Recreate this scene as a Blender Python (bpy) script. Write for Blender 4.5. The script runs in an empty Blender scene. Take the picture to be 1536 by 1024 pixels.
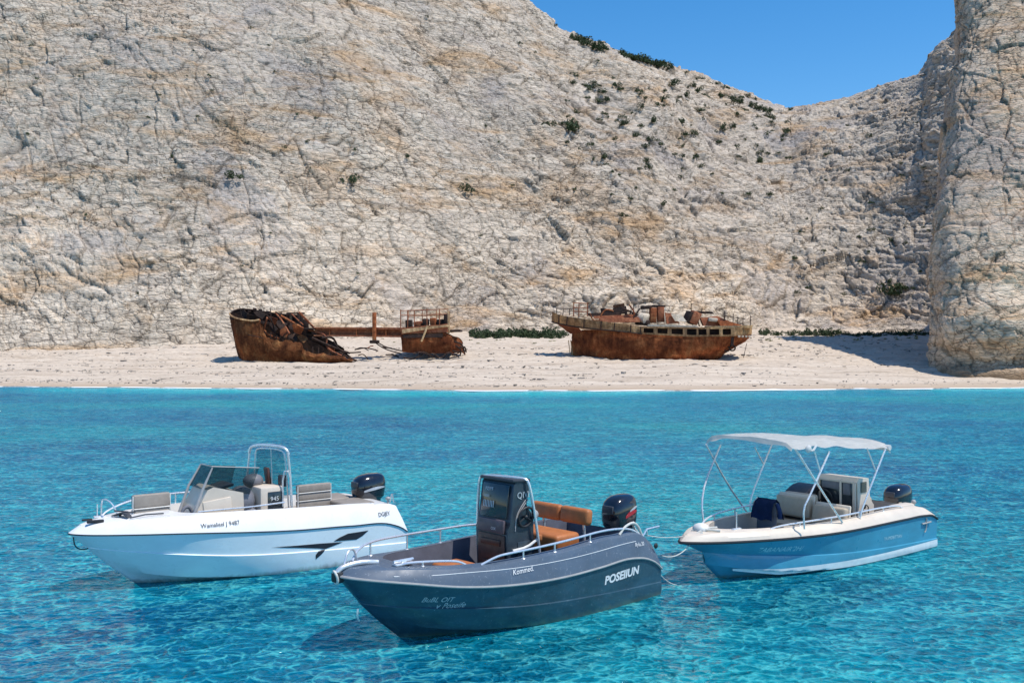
import bpy, bmesh, math, random
import numpy as np
from mathutils import Vector, Matrix
R = math.radians
random.seed(7)
scn = bpy.context.scene
C = scn.collection

# ------------------------------------------------------------------ camera, sky, sun, exposure
cam_data = bpy.data.cameras.new('camera')
cam_data.lens = 35.0; cam_data.sensor_width = 36.0
cam_data.clip_start = 0.1; cam_data.clip_end = 5000
cam = bpy.data.objects.new('camera', cam_data); C.objects.link(cam)
cam.location = (0, 0, 4.0)
cam.rotation_euler = (R(90.115), 0, 0)
scn.camera = cam

SUN_EL, SUN_AZ = 64.0, 113.0          # azimuth clockwise from +Y (the view direction)
world = bpy.data.worlds.new('World'); scn.world = world; world.use_nodes = True
wn = world.node_tree.nodes; wl = world.node_tree.links
wn.clear()
wo = wn.new('ShaderNodeOutputWorld'); wb = wn.new('ShaderNodeBackground')
sky = wn.new('ShaderNodeTexSky'); sky.sky_type = 'NISHITA'; sky.sun_disc = False
sky.sun_elevation = R(SUN_EL); sky.sun_rotation = R(SUN_AZ)
sky.altitude = 0; sky.air_density = 1.0; sky.dust_density = 0.25; sky.ozone_density = 3.0
hs = wn.new('ShaderNodeHueSaturation'); hs.inputs['Saturation'].default_value = 1.38; hs.inputs['Value'].default_value = 1.3
wl.new(sky.outputs[0], hs.inputs['Color']); wl.new(hs.outputs[0], wb.inputs['Color'])
wb.inputs['Strength'].default_value = 0.13
wl.new(wb.outputs[0], wo.inputs[0])

sl = bpy.data.lights.new('sun', 'SUN'); sl.energy = 4.6; sl.angle = R(0.53); sl.color = (1.0, 0.95, 0.87)
so = bpy.data.objects.new('sun', sl); C.objects.link(so)
d = Vector((math.cos(R(SUN_EL))*math.sin(R(SUN_AZ)), math.cos(R(SUN_EL))*math.cos(R(SUN_AZ)), math.sin(R(SUN_EL))))
so.rotation_euler = (-d).to_track_quat('-Z', 'Y').to_euler()
so.location = (60, 20, 90)

vs = scn.view_settings
scn.display_settings.display_device = 'sRGB'
vs.view_transform = 'Standard'; vs.look = 'None'; vs.exposure = 0.0; vs.gamma = 1.0
scn.cycles.use_denoising = True
scn.cycles.max_bounces = 5; scn.cycles.transparent_max_bounces = 12
scn.cycles.sample_clamp_indirect = 8.0

# ------------------------------------------------------------------ helpers
def tag(o, label=None, cat=None, group=None, kind=None):
    if label: o['label'] = label
    if cat: o['category'] = cat
    if group: o['group'] = group
    if kind: o['kind'] = kind
    return o

def empty(name, loc=(0, 0, 0), rz=0.0):
    o = bpy.data.objects.new(name, None); o.empty_display_size = 0.3
    o.location = loc; o.rotation_euler = (0, 0, rz); C.objects.link(o)
    return o

def raw_mesh(name, co, quads, mat=None, parent=None, smooth=True, angle=None):
    me = bpy.data.meshes.new(name)
    co = np.asarray(co, dtype=np.float32).reshape(-1, 3)
    quads = np.asarray(quads, dtype=np.int32)
    n = quads.shape[1]; f = len(quads)
    me.vertices.add(len(co)); me.vertices.foreach_set('co', co.ravel())
    me.loops.add(f*n); me.loops.foreach_set('vertex_index', quads.ravel())
    me.polygons.add(f); me.polygons.foreach_set('loop_start', np.arange(f, dtype=np.int32)*n)
    me.polygons.foreach_set('use_smooth', np.full(f, smooth))
    me.update(calc_edges=True)
    if angle is not None: me.set_sharp_from_angle(angle=R(angle))
    if mat: me.materials.append(mat)
    o = bpy.data.objects.new(name, me); C.objects.link(o)
    if parent: o.parent = parent
    return o

def grid_quads(nu, nv, flip=False):
    i, j = np.meshgrid(np.arange(nu-1), np.arange(nv-1), indexing='ij')
    a = i*nv+j
    q = np.stack([a, a+nv, a+nv+1, a+1], -1).reshape(-1, 4)
    return q[:, ::-1] if flip else q

def attr(o, name, vals):
    a = o.data.attributes.new(name, 'FLOAT', 'POINT')
    a.data.foreach_set('value', np.asarray(vals, dtype=np.float32).ravel())

# ---- numpy noise
def _h(ix, iy, iz, s):
    h = (ix.astype(np.int64)*374761393 + iy.astype(np.int64)*668265263 + iz.astype(np.int64)*2147483647 + s*1274126177) & 0xffffffff
    h = ((h ^ (h >> 13))*1274126177) & 0xffffffff
    h = ((h ^ (h >> 16))*2246822519) & 0xffffffff
    h = h ^ (h >> 13)
    return h.astype(np.float64)/4294967295.0

def vnoise(p, s=0):
    f = np.floor(p); w = p-f; w = w*w*w*(w*(w*6-15)+10)
    i = f.astype(np.int64); x, y, z = i[:, 0], i[:, 1], i[:, 2]
    r = 0
    for dx in (0, 1):
        wx = w[:, 0] if dx else 1-w[:, 0]
        for dy in (0, 1):
            wy = w[:, 1] if dy else 1-w[:, 1]
            for dz in (0, 1):
                wz = w[:, 2] if dz else 1-w[:, 2]
                r = r+_h(x+dx, y+dy, z+dz, s)*wx*wy*wz
    return r*2-1

def fbm(p, o=4, s=0, g=0.5):
    r = 0; a = 1.0; p = np.array(p)
    for k in range(o):
        r = r+a*vnoise(p, s+k*17); a *= g; p = p*2.03+5.1
    return r

def worley(p, s=0):
    f = np.floor(p).astype(np.int64)
    n = len(p); F1 = np.full(n, 9.0); F2 = np.full(n, 9.0); idv = np.zeros(n); off = np.zeros((n, 3))
    for dx in (-1, 0, 1):
        for dy in (-1, 0, 1):
            for dz in (-1, 0, 1):
                x, y, z = f[:, 0]+dx, f[:, 1]+dy, f[:, 2]+dz
                c = np.stack([x+_h(x, y, z, s), y+_h(x, y, z, s+1), z+_h(x, y, z, s+2)], -1)
                v = p-c; dd = np.sqrt((v*v).sum(1))
                m = dd < F1
                F2 = np.where(m, F1, np.minimum(F2, dd)); F1 = np.where(m, dd, F1)
                idv = np.where(m, _h(x, y, z, s+3), idv)
                off[m] = v[m]
    return F1, F2, idv, off

def curve1(xs, ys):
    xs = np.asarray(xs, float); ys = np.asarray(ys, float)
    m = np.gradient(ys, xs)
    def f(x):
        x = np.clip(np.asarray(x, float), xs[0], xs[-1])
        k = np.clip(np.searchsorted(xs, x, side='right')-1, 0, len(xs)-2)
        h = xs[k+1]-xs[k]; t = (x-xs[k])/h
        return ((2*t**3-3*t**2+1)*ys[k]+(t**3-2*t**2+t)*h*m[k]+(-2*t**3+3*t**2)*ys[k+1]+(t**3-t**2)*h*m[k+1])
    return f

# ---- materials
class NT:
    def __init__(self, name):
        self.m = bpy.data.materials.new(name); self.m.use_nodes = True
        self.t = self.m.node_tree; self.t.nodes.clear()
        self.out = self.n('ShaderNodeOutputMaterial')
    def n(self, ty, **k):
        x = self.t.nodes.new(ty)
        for a, v in k.items(): setattr(x, a, v)
        return x
    def l(self, a, b): self.t.links.new(a, b)
    def set(self, node, **k):
        for a, v in k.items(): node.inputs[a.replace('_', ' ')].default_value = v
        return node
    def coord(self, which='Object', scale=(1, 1, 1), rot=(0, 0, 0)):
        tc = self.n('ShaderNodeTexCoord'); mp = self.n('ShaderNodeMapping')
        mp.inputs['Scale'].default_value = scale; mp.inputs['Rotation'].default_value = rot
        self.l(tc.outputs[which], mp.inputs['Vector']); return mp.outputs[0]
    def noise(self, vec, scale, detail=4, rough=0.55, dist=0.0):
        x = self.n('ShaderNodeTexNoise'); self.l(vec, x.inputs['Vector'])
        x.inputs['Scale'].default_value = scale; x.inputs['Detail'].default_value = detail
        x.inputs['Roughness'].default_value = rough; x.inputs['Distortion'].default_value = dist
        return x.outputs['Fac']
    def voro(self, vec, scale, feature='F1', out='Distance', rnd=1.0):
        x = self.n('ShaderNodeTexVoronoi', feature=feature); self.l(vec, x.inputs['Vector'])
        x.inputs['Scale'].default_value = scale; x.inputs['Randomness'].default_value = rnd
        return x.outputs[out]
    def ramp(self, fac, stops, interp='LINEAR'):
        x = self.n('ShaderNodeValToRGB'); self.l(fac, x.inputs[0]); e = x.color_ramp
        e.interpolation = interp
        while len(e.elements) < len(stops): e.elements.new(0.5)
        for el, (p, c) in zip(e.elements, stops):
            el.position = p
            if not isinstance(c, (tuple, list)): c = (c, c, c)
            el.color = (*c, 1)
        return x.outputs[0]
    def mix(self, fac, a, b, bt='MIX'):
        x = self.n('ShaderNodeMix', data_type='RGBA', blend_type=bt)
        for i, v in ((0, fac), (6, a), (7, b)):
            if isinstance(v, bpy.types.NodeSocket): self.l(v, x.inputs[i])
            elif i == 0: x.inputs[0].default_value = v
            else: x.inputs[i].default_value = (*v, 1) if len(v) == 3 else v
        return x.outputs[2]
    def math(self, op, a, b=None):
        x = self.n('ShaderNodeMath', operation=op)
        for i, v in ((0, a), (1, b)):
            if v is None: continue
            if isinstance(v, bpy.types.NodeSocket): self.l(v, x.inputs[i])
            else: x.inputs[i].default_value = v
        return x.outputs[0]
    def bump(self, h, strength=0.5, dist=0.1, normal=None):
        x = self.n('ShaderNodeBump'); self.l(h, x.inputs['Height'])
        x.inputs['Strength'].default_value = strength; x.inputs['Distance'].default_value = dist
        if normal is not None: self.l(normal, x.inputs['Normal'])
        return x.outputs[0]
    def attr(self, name):
        x = self.n('ShaderNodeAttribute'); x.attribute_name = name; return x.outputs['Fac']
    def bsdf(self, color, rough=0.5, metal=0.0, normal=None, spec=0.5, coat=0.0):
        b = self.n('ShaderNodeBsdfPrincipled')
        for k, v in (('Base Color', color), ('Roughness', rough), ('Metallic', metal), ('Specular IOR Level', spec), ('Coat Weight', coat)):
            if isinstance(v, bpy.types.NodeSocket): self.l(v, b.inputs[k])
            elif k == 'Base Color': b.inputs[k].default_value = (*v, 1)
            else: b.inputs[k].default_value = v
        if normal is not None: self.l(normal, b.inputs['Normal'])
        return b
    def done(self, sh):
        self.l(sh.outputs[0], self.out.inputs[0]); return self.m

def plain(name, col, rough=0.45, metal=0.0, var=0.12, vscale=6.0, coat=0.0, bump=0.0, bscale=60.0, spec=0.5):
    k = NT(name); v = k.coord()
    n = k.noise(v, vscale, 5, 0.6)
    c = k.ramp(n, [(0.3, tuple(x*(1-var) for x in col)), (0.7, tuple(min(1, x*(1+var)) for x in col))])
    r = k.ramp(k.noise(v, vscale*2.3, 3), [(0.3, max(0.02, rough-0.07)), (0.7, min(1, rough+0.09))])
    nm = k.bump(k.noise(v, bscale, 3), bump, 0.004) if bump else None
    return k.done(k.bsdf(c, r, metal, nm, spec, coat))

# ------------------------------------------------------------------ the setting: beach, sea, cliffs
FPX, CX, HY = 1493.0, 768.0, 515.0
shore = curve1([-400, -80, -47, -21.6, -4, 13, 31, 37, 60, 400], [100, 95, 92, 88, 84.3, 84.3, 86.6, 88, 90, 95])
bz = curve1([-60, -12, -5, -1.5, 0, 1.6, 4, 9, 17, 27, 36, 48, 62, 120], [-.95, -.78, -.42, -.12, 0, .24, .42, 1.0, 1.85, 3.0, 3.9, 4.7, 5.7, 9.0])
def beach_z(X, Y):
    X = np.asarray(X, float); Y = np.asarray(Y, float)
    s = Y-shore(X)-0.55*np.sin(X*0.21+1.3)*np.sin(X*0.083)-0.25*np.sin(X*0.67)
    z = bz(s)
    p = np.stack([X*0.16, Y*0.35, np.zeros_like(X)], -1).reshape(-1, 3)
    n = fbm(p, 3, 5).reshape(X.shape)
    return z+n*0.10*np.clip(s/4, -0.6, 1.3)

def build_ground():
    xs = np.concatenate([np.linspace(-420, -90, 40), np.linspace(-88, 75, 400), np.linspace(77, 420, 40)])
    ys = np.concatenate([np.linspace(-120, 4, 30), np.linspace(5, 76, 120), np.linspace(76.3, 132, 300), np.linspace(133, 185, 60)])
    X, Y = np.meshgrid(xs, ys, indexing='ij')
    Z = beach_z(X, Y)
    s = Y-shore(X)-0.55*np.sin(X*0.21+1.3)*np.sin(X*0.083)-0.25*np.sin(X*0.67)
    lam = np.sin(s*1.15+fbm(np.stack([X*.06, Y*.1, X*0], -1).reshape(-1, 3), 2, 9).reshape(X.shape)*2.2)
    Z = Z+np.where((s > 1.2) & (s < 20), 0.075*lam, 0)*np.clip((s-1.2)/2, 0, 1)
    fine = fbm(np.stack([X*1.7, Y*1.7, X*0], -1).reshape(-1, 3), 3, 31).reshape(X.shape)
    Z = Z+np.where(s > 1.5, 0.05, 0.0)*fine*np.clip((s-1.5)/10, 0, 2.2)
    k = NT('sand'); v = k.coord()
    at = k.attr('shore_distance')
    band = k.noise(k.coord(scale=(0.12, 1.6, 1)), 1.0, 6, 0.65)
    base = k.ramp(band, [(0.32, (0.40, 0.315, 0.235)), (0.47, (0.54, 0.442, 0.345)), (0.62, (0.62, 0.52, 0.415))])
    speck = k.ramp(k.noise(v, 2.4, 8, 0.75), [(0.36, (0.36, 0.32, 0.28)), (0.5, (1, 1, 1))])
    c = k.mix(0.35, base, speck, 'MULTIPLY')
    wet = k.ramp(at, [(0.0, 1.0), (0.5, 0.0)])           # damp sand by the water
    c = k.mix(wet, c, (0.43, 0.325, 0.23))
    sea = k.math('LESS_THAN', at, 0.0)
    patch = k.ramp(k.noise(k.coord(scale=(0.05, 0.09, 1)), 1.0, 4, 0.6), [(0.36, (0.26, 0.38, 0.46)), (0.52, (0.80, 0.80, 0.74))])
    c = k.mix(sea, c, patch)
    nm = k.bump(k.noise(v, 3.0, 8, 0.7), 0.5, 0.12)
    m = k.done(k.bsdf(c, 0.85, 0, nm, 0.25))
    o = raw_mesh('beach', np.stack([X, Y, Z], -1), grid_quads(len(xs), len(ys)), m)
    attr(o, 'shore_distance', np.where(s < -0.05, -1.0, np.clip(s, 0, 8)/8))
    tag(o, kind='structure')
build_ground()

def build_sea():
    k = NT('sea_water')
    v = k.coord()
    va = k.coord(scale=(1.0, 1.35, 1), rot=(0, 0, 0.25))
    vb = k.coord(scale=(1.5, 1.0, 1), rot=(0, 0, -0.5))
    swell = k.noise(va, 0.35, 2, 0.5, 0.4)
    chop = k.noise(va, 2.3, 3, 0.55, 0.9)
    rip = k.noise(vb, 6.5, 2, 0.55, 0.6)
    nz = k.n('ShaderNodeTexNoise'); k.l(v, nz.inputs['Vector']); nz.inputs['Scale'].default_value = 2.0
    nz.inputs['Detail'].default_value = 2
    wv = k.n('ShaderNodeVectorMath', operation='MULTIPLY_ADD')
    k.l(nz.outputs['Color'], wv.inputs[0]); wv.inputs[1].default_value = (0.75, 0.75, 0.75); k.l(va, wv.inputs[2])
    cell = k.voro(wv.outputs[0], 3.5, 'SMOOTH_F1')
    h = k.math('ADD', k.math('MULTIPLY', swell, 0.50), k.math('MULTIPLY', chop, 0.22))
    h = k.math('ADD', h, k.math('MULTIPLY', k.math('POWER', cell, 2.0), 0.14))
    h = k.math('ADD', h, k.math('MULTIPLY', rip, 0.04))
    b4 = k.bump(h, 1.0, 1.0)
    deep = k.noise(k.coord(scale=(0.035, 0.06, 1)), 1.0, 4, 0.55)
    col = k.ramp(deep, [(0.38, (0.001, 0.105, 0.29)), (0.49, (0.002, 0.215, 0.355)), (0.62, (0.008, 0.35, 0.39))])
    # ripple shading and pale caustic lines painted into the diffuse colour
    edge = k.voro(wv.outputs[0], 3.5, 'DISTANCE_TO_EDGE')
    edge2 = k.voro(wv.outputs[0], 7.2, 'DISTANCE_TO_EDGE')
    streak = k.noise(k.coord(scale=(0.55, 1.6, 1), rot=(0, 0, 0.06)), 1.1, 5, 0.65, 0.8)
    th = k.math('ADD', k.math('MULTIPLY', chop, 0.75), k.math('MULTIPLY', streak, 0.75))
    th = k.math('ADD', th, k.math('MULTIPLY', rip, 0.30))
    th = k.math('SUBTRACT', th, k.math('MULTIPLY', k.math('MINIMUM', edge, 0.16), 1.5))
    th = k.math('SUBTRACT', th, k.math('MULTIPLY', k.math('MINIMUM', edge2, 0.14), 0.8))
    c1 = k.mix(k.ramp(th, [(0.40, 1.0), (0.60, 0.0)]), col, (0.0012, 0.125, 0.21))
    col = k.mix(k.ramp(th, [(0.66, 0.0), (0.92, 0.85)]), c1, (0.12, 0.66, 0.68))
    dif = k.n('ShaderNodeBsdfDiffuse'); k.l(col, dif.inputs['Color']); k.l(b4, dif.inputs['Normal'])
    tr = k.n('ShaderNodeBsdfTransparent')
    caustic_net = k.ramp(edge, [(0.0, (1, 1, 1)), (0.06, (0.85, 0.92, 0.94)), (0.20, (0.42, 0.55, 0.60))])  # caustic pattern tinted into the transparency, dapples sunlight on the seabed
    k.l(caustic_net, tr.inputs['Color'])
    m1 = k.n('ShaderNodeMixShader'); k.l(k.ramp(k.attr('depth'), [(0.0, 0.06), (0.16, 0.22), (0.5, 0.52)]), m1.inputs[0])
    k.l(tr.outputs[0], m1.inputs[1]); k.l(dif.outputs[0], m1.inputs[2])
    gl = k.n('ShaderNodeBsdfGlossy'); gl.inputs['Roughness'].default_value = 0.06
    gl.inputs['Color'].default_value = (1, 1, 1, 1); k.l(b4, gl.inputs['Normal'])
    fr = k.n('ShaderNodeFresnel'); fr.inputs['IOR'].default_value = 1.33; k.l(b4, fr.inputs['Normal'])
    m2 = k.n('ShaderNodeMixShader'); k.l(k.math('MINIMUM', k.math('MULTIPLY', k.math('POWER', fr.outputs[0], 1.4), 0.6), 0.22), m2.inputs[0])
    k.l(m1.outputs[0], m2.inputs[1]); k.l(gl.outputs[0], m2.inputs[2])
    k.l(m2.outputs[0], k.out.inputs[0])
    va_ = k.n('ShaderNodeVolumeAbsorption'); va_.inputs['Color'].default_value = (0.05, 0.935, 0.965, 1)
    va_.inputs['Density'].default_value = 0.95
    k.l(va_.outputs[0], k.out.inputs['Volume'])
    xs = np.concatenate([np.linspace(-420, -75, 24), np.linspace(-70, 70, 140), np.linspace(75, 420, 24)])
    ys = np.concatenate([np.linspace(-120, 40, 24), np.linspace(44, 74, 16), np.linspace(75, 104, 88)])
    X, Y = np.meshgrid(xs, ys, indexing='ij'); nx, ny = len(xs), len(ys)
    top = np.stack([X, Y, X*0], -1).reshape(-1, 3); bot = top.copy(); bot[:, 2] = -3.0
    q = grid_quads(nx, ny); idx = np.arange(nx*ny).reshape(nx, ny); n = nx*ny
    loop = np.concatenate([idx[:, 0], idx[-1, 1:], idx[-2::-1, -1], idx[0, -2:0:-1]])
    nxt = np.roll(loop, -1); side = np.stack([loop, loop+n, nxt+n, nxt], -1)
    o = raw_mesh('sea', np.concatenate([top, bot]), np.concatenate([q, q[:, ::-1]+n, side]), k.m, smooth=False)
    dep = np.clip(-beach_z(X, Y).ravel(), 0, 2); attr(o, 'depth', np.concatenate([dep, dep]))
    tag(o, kind='structure')
build_sea()

def build_foam():
    xs = np.linspace(-95, 62, 900)
    n = fbm(np.stack([xs*.5, xs*0, xs*0], -1), 5, 77); n2 = fbm(np.stack([xs*.3+9, xs*0, xs*0], -1), 5, 78)
    w = np.clip(0.06+0.42*n, 0.0, 0.6); y0 = shore(xs)+0.55*np.sin(xs*0.21+1.3)*np.sin(xs*0.083)+0.25*np.sin(xs*0.67)-0.15+0.25*n2
    rows = []
    for f, h in ((0, 0.0), (0.25, .05), (0.6, .06), (1.0, 0.0)):
        Y = y0+w*(f-0.5)*1.6
        rows.append(np.stack([xs, Y, np.maximum(beach_z(xs, Y), 0)+0.012+h], -1))
    k = NT('foam'); v = k.coord()
    nm = k.bump(k.noise(v, 9, 5), 0.6, 0.03)
    o = raw_mesh('foam', np.stack(rows, 1), grid_quads(len(xs), 4), k.done(k.bsdf((0.85, 0.86, 0.86), 0.6, 0, nm)))
    tag(o, kind='structure')
build_foam()

ROCK = None
def rock_material(name, ks=1.0, tide=False):
    k = NT(name); v = k.coord(scale=(ks, ks, ks))
    vb = k.coord(scale=(0.5*ks, 0.5*ks, 1.7*ks), rot=(0, R(22), 0))
    big = k.noise(v, 0.045, 5, 0.6, 0.5)
    c = k.ramp(big, [(0.34, (0.60, 0.53, 0.475)), (0.46, (0.77, 0.655, 0.53)), (0.56, (0.82, 0.71, 0.58)), (0.66, (0.78, 0.61, 0.45))])
    och = k.ramp(k.noise(vb, 0.11, 6, 0.65, 0.8), [(0.50, 0.0), (0.66, 0.85)])
    c = k.mix(och, c, (0.70, 0.465, 0.265))
    gry = k.ramp(k.noise(vb, 0.22, 6, 0.7), [(0.55, 0.0), (0.70, 0.6)])
    c = k.mix(gry, c, (0.58, 0.52, 0.47))
    cellc = k.ramp(k.attr('block'), [(0.0, (0.86, 0.85, 0.84)), (1.0, (1.12, 1.10, 1.07))])
    c = k.mix(0.9, c, cellc, 'MULTIPLY')
    fine = k.ramp(k.noise(vb, 1.1, 8, 0.75), [(0.34, (0.72, 0.70, 0.68)), (0.62, (1.08, 1.07, 1.05))])
    c = k.mix(0.8, c, fine, 'MULTIPLY')
    cr = k.ramp(k.attr('crack'), [(0.0, (0.26, 0.26, 0.26)), (0.5, (0.80, 0.80, 0.80)), (1.0, (1, 1, 1))])
    c = k.mix(1.0, c, cr, 'MULTIPLY')
    pit = k.ramp(k.noise(v, 1.3, 5, 0.8), [(0.30, (0.25, 0.26, 0.24)), (0.36, (1, 1, 1))])
    c = k.mix(0.8, c, pit, 'MULTIPLY')
    bed = k.noise(k.coord(scale=(0.07*ks, 0.07*ks, 1.1*ks), rot=(0, R(20), 0)), 1.0, 6, 0.7, 0.5)
    c = k.mix(k.ramp(k.noise(v, 0.05, 4), [(0.40, 0.15), (0.6, 0.9)]), c, k.ramp(bed, [(0.36, (0.74, 0.72, 0.70)), (0.5, (1, 1, 1)), (0.66, (1.10, 1.08, 1.05))]), 'MULTIPLY')
    nz = k.n('ShaderNodeTexNoise'); k.l(v, nz.inputs['Vector']); nz.inputs['Scale'].default_value = 0.55; nz.inputs['Detail'].default_value = 4
    wv = k.n('ShaderNodeVectorMath', operation='MULTIPLY_ADD'); k.l(nz.outputs['Color'], wv.inputs[0]); wv.inputs[1].default_value = (1.6, 1.6, 1.6); k.l(vb, wv.inputs[2])
    e1 = k.voro(wv.outputs[0], 0.62, 'DISTANCE_TO_EDGE'); e2 = k.voro(wv.outputs[0], 1.55, 'DISTANCE_TO_EDGE')
    c = k.mix(k.ramp(k.noise(v, 0.045, 4), [(0.42, 0.12), (0.56, 1.0)]), c, k.ramp(e1, [(0.0, (0.26, 0.25, 0.25)), (0.045, (0.9, 0.9, 0.9)), (0.09, (1, 1, 1))]), 'MULTIPLY')
    c = k.mix(k.ramp(k.noise(v, 0.07, 4), [(0.46, 0.0), (0.60, 0.9)]), c, k.ramp(e2, [(0.0, (0.40, 0.39, 0.38)), (0.09, (1, 1, 1))]), 'MULTIPLY')
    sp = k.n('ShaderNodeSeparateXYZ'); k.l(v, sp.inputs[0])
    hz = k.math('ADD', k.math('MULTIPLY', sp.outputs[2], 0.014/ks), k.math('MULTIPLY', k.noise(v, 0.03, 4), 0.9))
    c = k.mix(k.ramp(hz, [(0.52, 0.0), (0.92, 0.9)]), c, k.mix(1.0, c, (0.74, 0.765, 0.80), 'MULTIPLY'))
    if tide:                                    # brown tide-stained ledge along the foot
        c = k.mix(1.0, c, (1.12, 1.04, 0.97), 'MULTIPLY')
        so_ = k.n('ShaderNodeSeparateXYZ'); k.l(k.coord(), so_.inputs[0])
        tz_ = k.math('ADD', so_.outputs[2], k.math('MULTIPLY', k.noise(k.coord(scale=(1, 1, .4)), 0.5, 5), 1.8))
        c = k.mix(k.ramp(k.math('MULTIPLY', tz_, 0.2), [(0.36, 0.9), (0.66, 0.0)]), c, (0.25, 0.165, 0.095))
    h = k.math('ADD', k.math('ADD', k.noise(vb, 0.9, 8, 0.7), k.math('MULTIPLY', bed, 0.7)), k.math('ADD', k.math('MULTIPLY', k.math('MINIMUM', e1, 0.10), 2.4), k.math('MULTIPLY', k.math('MINIMUM', e2, 0.12), 1.2)))
    nm = k.bump(h, 0.8, 0.36)
    return k.done(k.bsdf(c, 0.9, 0, nm, 0.2))
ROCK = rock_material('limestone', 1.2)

def rock_displace(P, N, s, blend_top, ks=1.0, tall=1.0, amp=0.62):
    """cracked limestone: tilted blocks at three sizes, bedding steps and fissures"""
    shp = P.shape[:2]; p = P.reshape(-1, 3)*ks
    a = R(24); ca, sa = math.cos(a), math.sin(a)
    q = np.stack([p[:, 0]*ca-p[:, 2]*sa, p[:, 1], p[:, 0]*sa+p[:, 2]*ca], -1)   # bedding tips down to the right
    warp = np.stack([fbm(p*0.06, 3, s+1), fbm(p*0.06+7, 3, s+2), fbm(p*0.06+3, 3, s+3)], -1)
    q = q+warp*3.0
    q[:, 2] /= tall
    d = fbm(p*0.035, 4, s+4)*2.6
    F1, F2, i1, o1 = worley(q/np.array([7.0, 7.0, 4.6]), s+10)
    d = d+(i1-0.5)*1.3+(o1[:, 0]*(i1-.5)*1.6+o1[:, 2]*0.5)-0.45*np.exp(-((F2-F1)/0.035)**2)
    cr = np.minimum(1, 0.1+(F2-F1)/0.07)
    q2 = q+np.stack([fbm(p*0.25, 3, s+6), fbm(p*0.25+4, 3, s+7), fbm(p*0.25+8, 3, s+8)], -1)*0.55
    G1, G2, i2, o2 = worley(q2/np.array([2.6, 2.6, 1.5]), s+20)
    d = d+(i2-0.5)*0.62+o2[:, 2]*(i1-.2)*0.42+o2[:, 0]*(i2-.5)*0.9-0.26*np.exp(-((G2-G1)/0.055)**2)
    cr = np.minimum(cr, 0.12+0.88*np.minimum(1, (G2-G1)/0.12))
    H1, H2, i3, o3 = worley(q2/np.array([1.15, 1.15, 0.66]), s+30)
    d = d+(i3-0.5)*0.24+o3[:, 2]*(i2-.3)*0.25+o3[:, 0]*(i3-.5)*.4-0.12*np.exp(-((H2-H1)/0.09)**2)
    cr = np.minimum(cr, 0.45+0.55*np.minimum(1, (H2-H1)/0.18))
    led = fbm(np.stack([q2[:, 0]*0.10, q2[:, 1]*0.1, q2[:, 2]*0.9], -1), 3, s+40)
    d = d+led*0.32
    d = d+fbm(p*0.9, 3, s+50)*0.10
    blk = np.clip(0.5*i1+0.35*i2+0.25*i3, 0, 1)
    return P+N*(amp/ks*d.reshape(shp)*blend_top)[..., None], cr.reshape(shp), blk.reshape(shp)

def normals(P, flip):
    du = np.gradient(P, axis=0); dv = np.gradient(P, axis=1)
    n = np.cross(du, dv); n /= np.linalg.norm(n, axis=-1, keepdims=True)+1e-9
    return -n if flip else n

def ridge_point(px, py, Y):
    return (px-CX)/FPX*Y, Y, 4.0+(HY-py)/FPX*Y

def build_main_cliff():
    px = np.linspace(-230, 1640, 1180)
    baseY = curve1([-230, 0, 300, 500, 700, 850, 1000, 1200, 1390, 1640], [117, 122, 126, 133, 146, 152, 157, 161, 154, 138])(px)
    ridY = curve1([-230, 0, 400, 700, 830, 1000, 1180, 1300, 1400, 1640], [185, 186, 190, 205, 214, 236, 262, 250, 225, 185])(px)
    ridPy = np.interp(px, [-230, 0, 300, 640, 760, 800, 822, 840, 870, 925, 1000, 1060, 1100, 1150, 1185, 1230, 1280, 1330, 1390, 1412, 1436, 1640],
                      [-200, -190, -170, -90, -22, 2, 22, 42, 58, 74, 92, 116, 134, 150, 160, 152, 141, 118, 100, 60, 40, 0])
    v = np.concatenate([np.linspace(-0.05, 1, 400), np.linspace(1.01, 1.6, 26)])
    bx = (px-CX)/FPX*baseY; bzv = beach_z(bx, baseY)
    rx, ry, rz = ridge_point(px, ridPy, ridY)
    t = np.clip(v, None, 1)[None, :]
    hprof = 0.55*np.sign(t)*np.abs(t)**1.0+0.45*np.clip(t, 0, 1)**2.2
    back = np.clip(v-1, 0, None)[None, :]
    X = bx[:, None]+(rx-bx)[:, None]*hprof; Y = baseY[:, None]+(ry-baseY)[:, None]*hprof
    Z = bzv[:, None]+(rz-bzv)[:, None]*t
    Y = Y+back*110; X = X*(1+back*0.35); Z = Z+8*np.sin(back*2.6)-back*back*60*(back > 0.25)
    P = np.stack([X, Y, Z], -1)
    # a gully behind the right-hand wall and a spur down the middle
    N = normals(P, False)
    if N[..., 1].mean() > 0: N = -N
    pr = P.reshape(-1, 3)
    broad = fbm(np.stack([pr[:, 0]*0.02, pr[:, 1]*0.012, pr[:, 2]*0.012], -1), 3, 3).reshape(X.shape)*5.0
    env = np.clip((v+0.02)/0.08, 0.25, 1)[None, :]*np.clip(1-(v-0.93)/0.25, 0.35, 1)[None, :]
    P2, cr, blk = rock_displace(P+N*(broad*np.clip(v*3, 0, 1)*np.clip(1-(v-0.6)*2.2, 0.1, 1))[..., None], N, 100, env, 1.25, 1.0, 0.56+0.40*np.clip((P[..., 0]+8)/24, 0, 1)[:, :])
    o = raw_mesh('cliff', P2, grid_quads(len(px), len(v), True), ROCK)
    attr(o, 'crack', cr); attr(o, 'block', blk)
    tag(o, kind='structure')
    return P2
MAIN = build_main_cliff()

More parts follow.
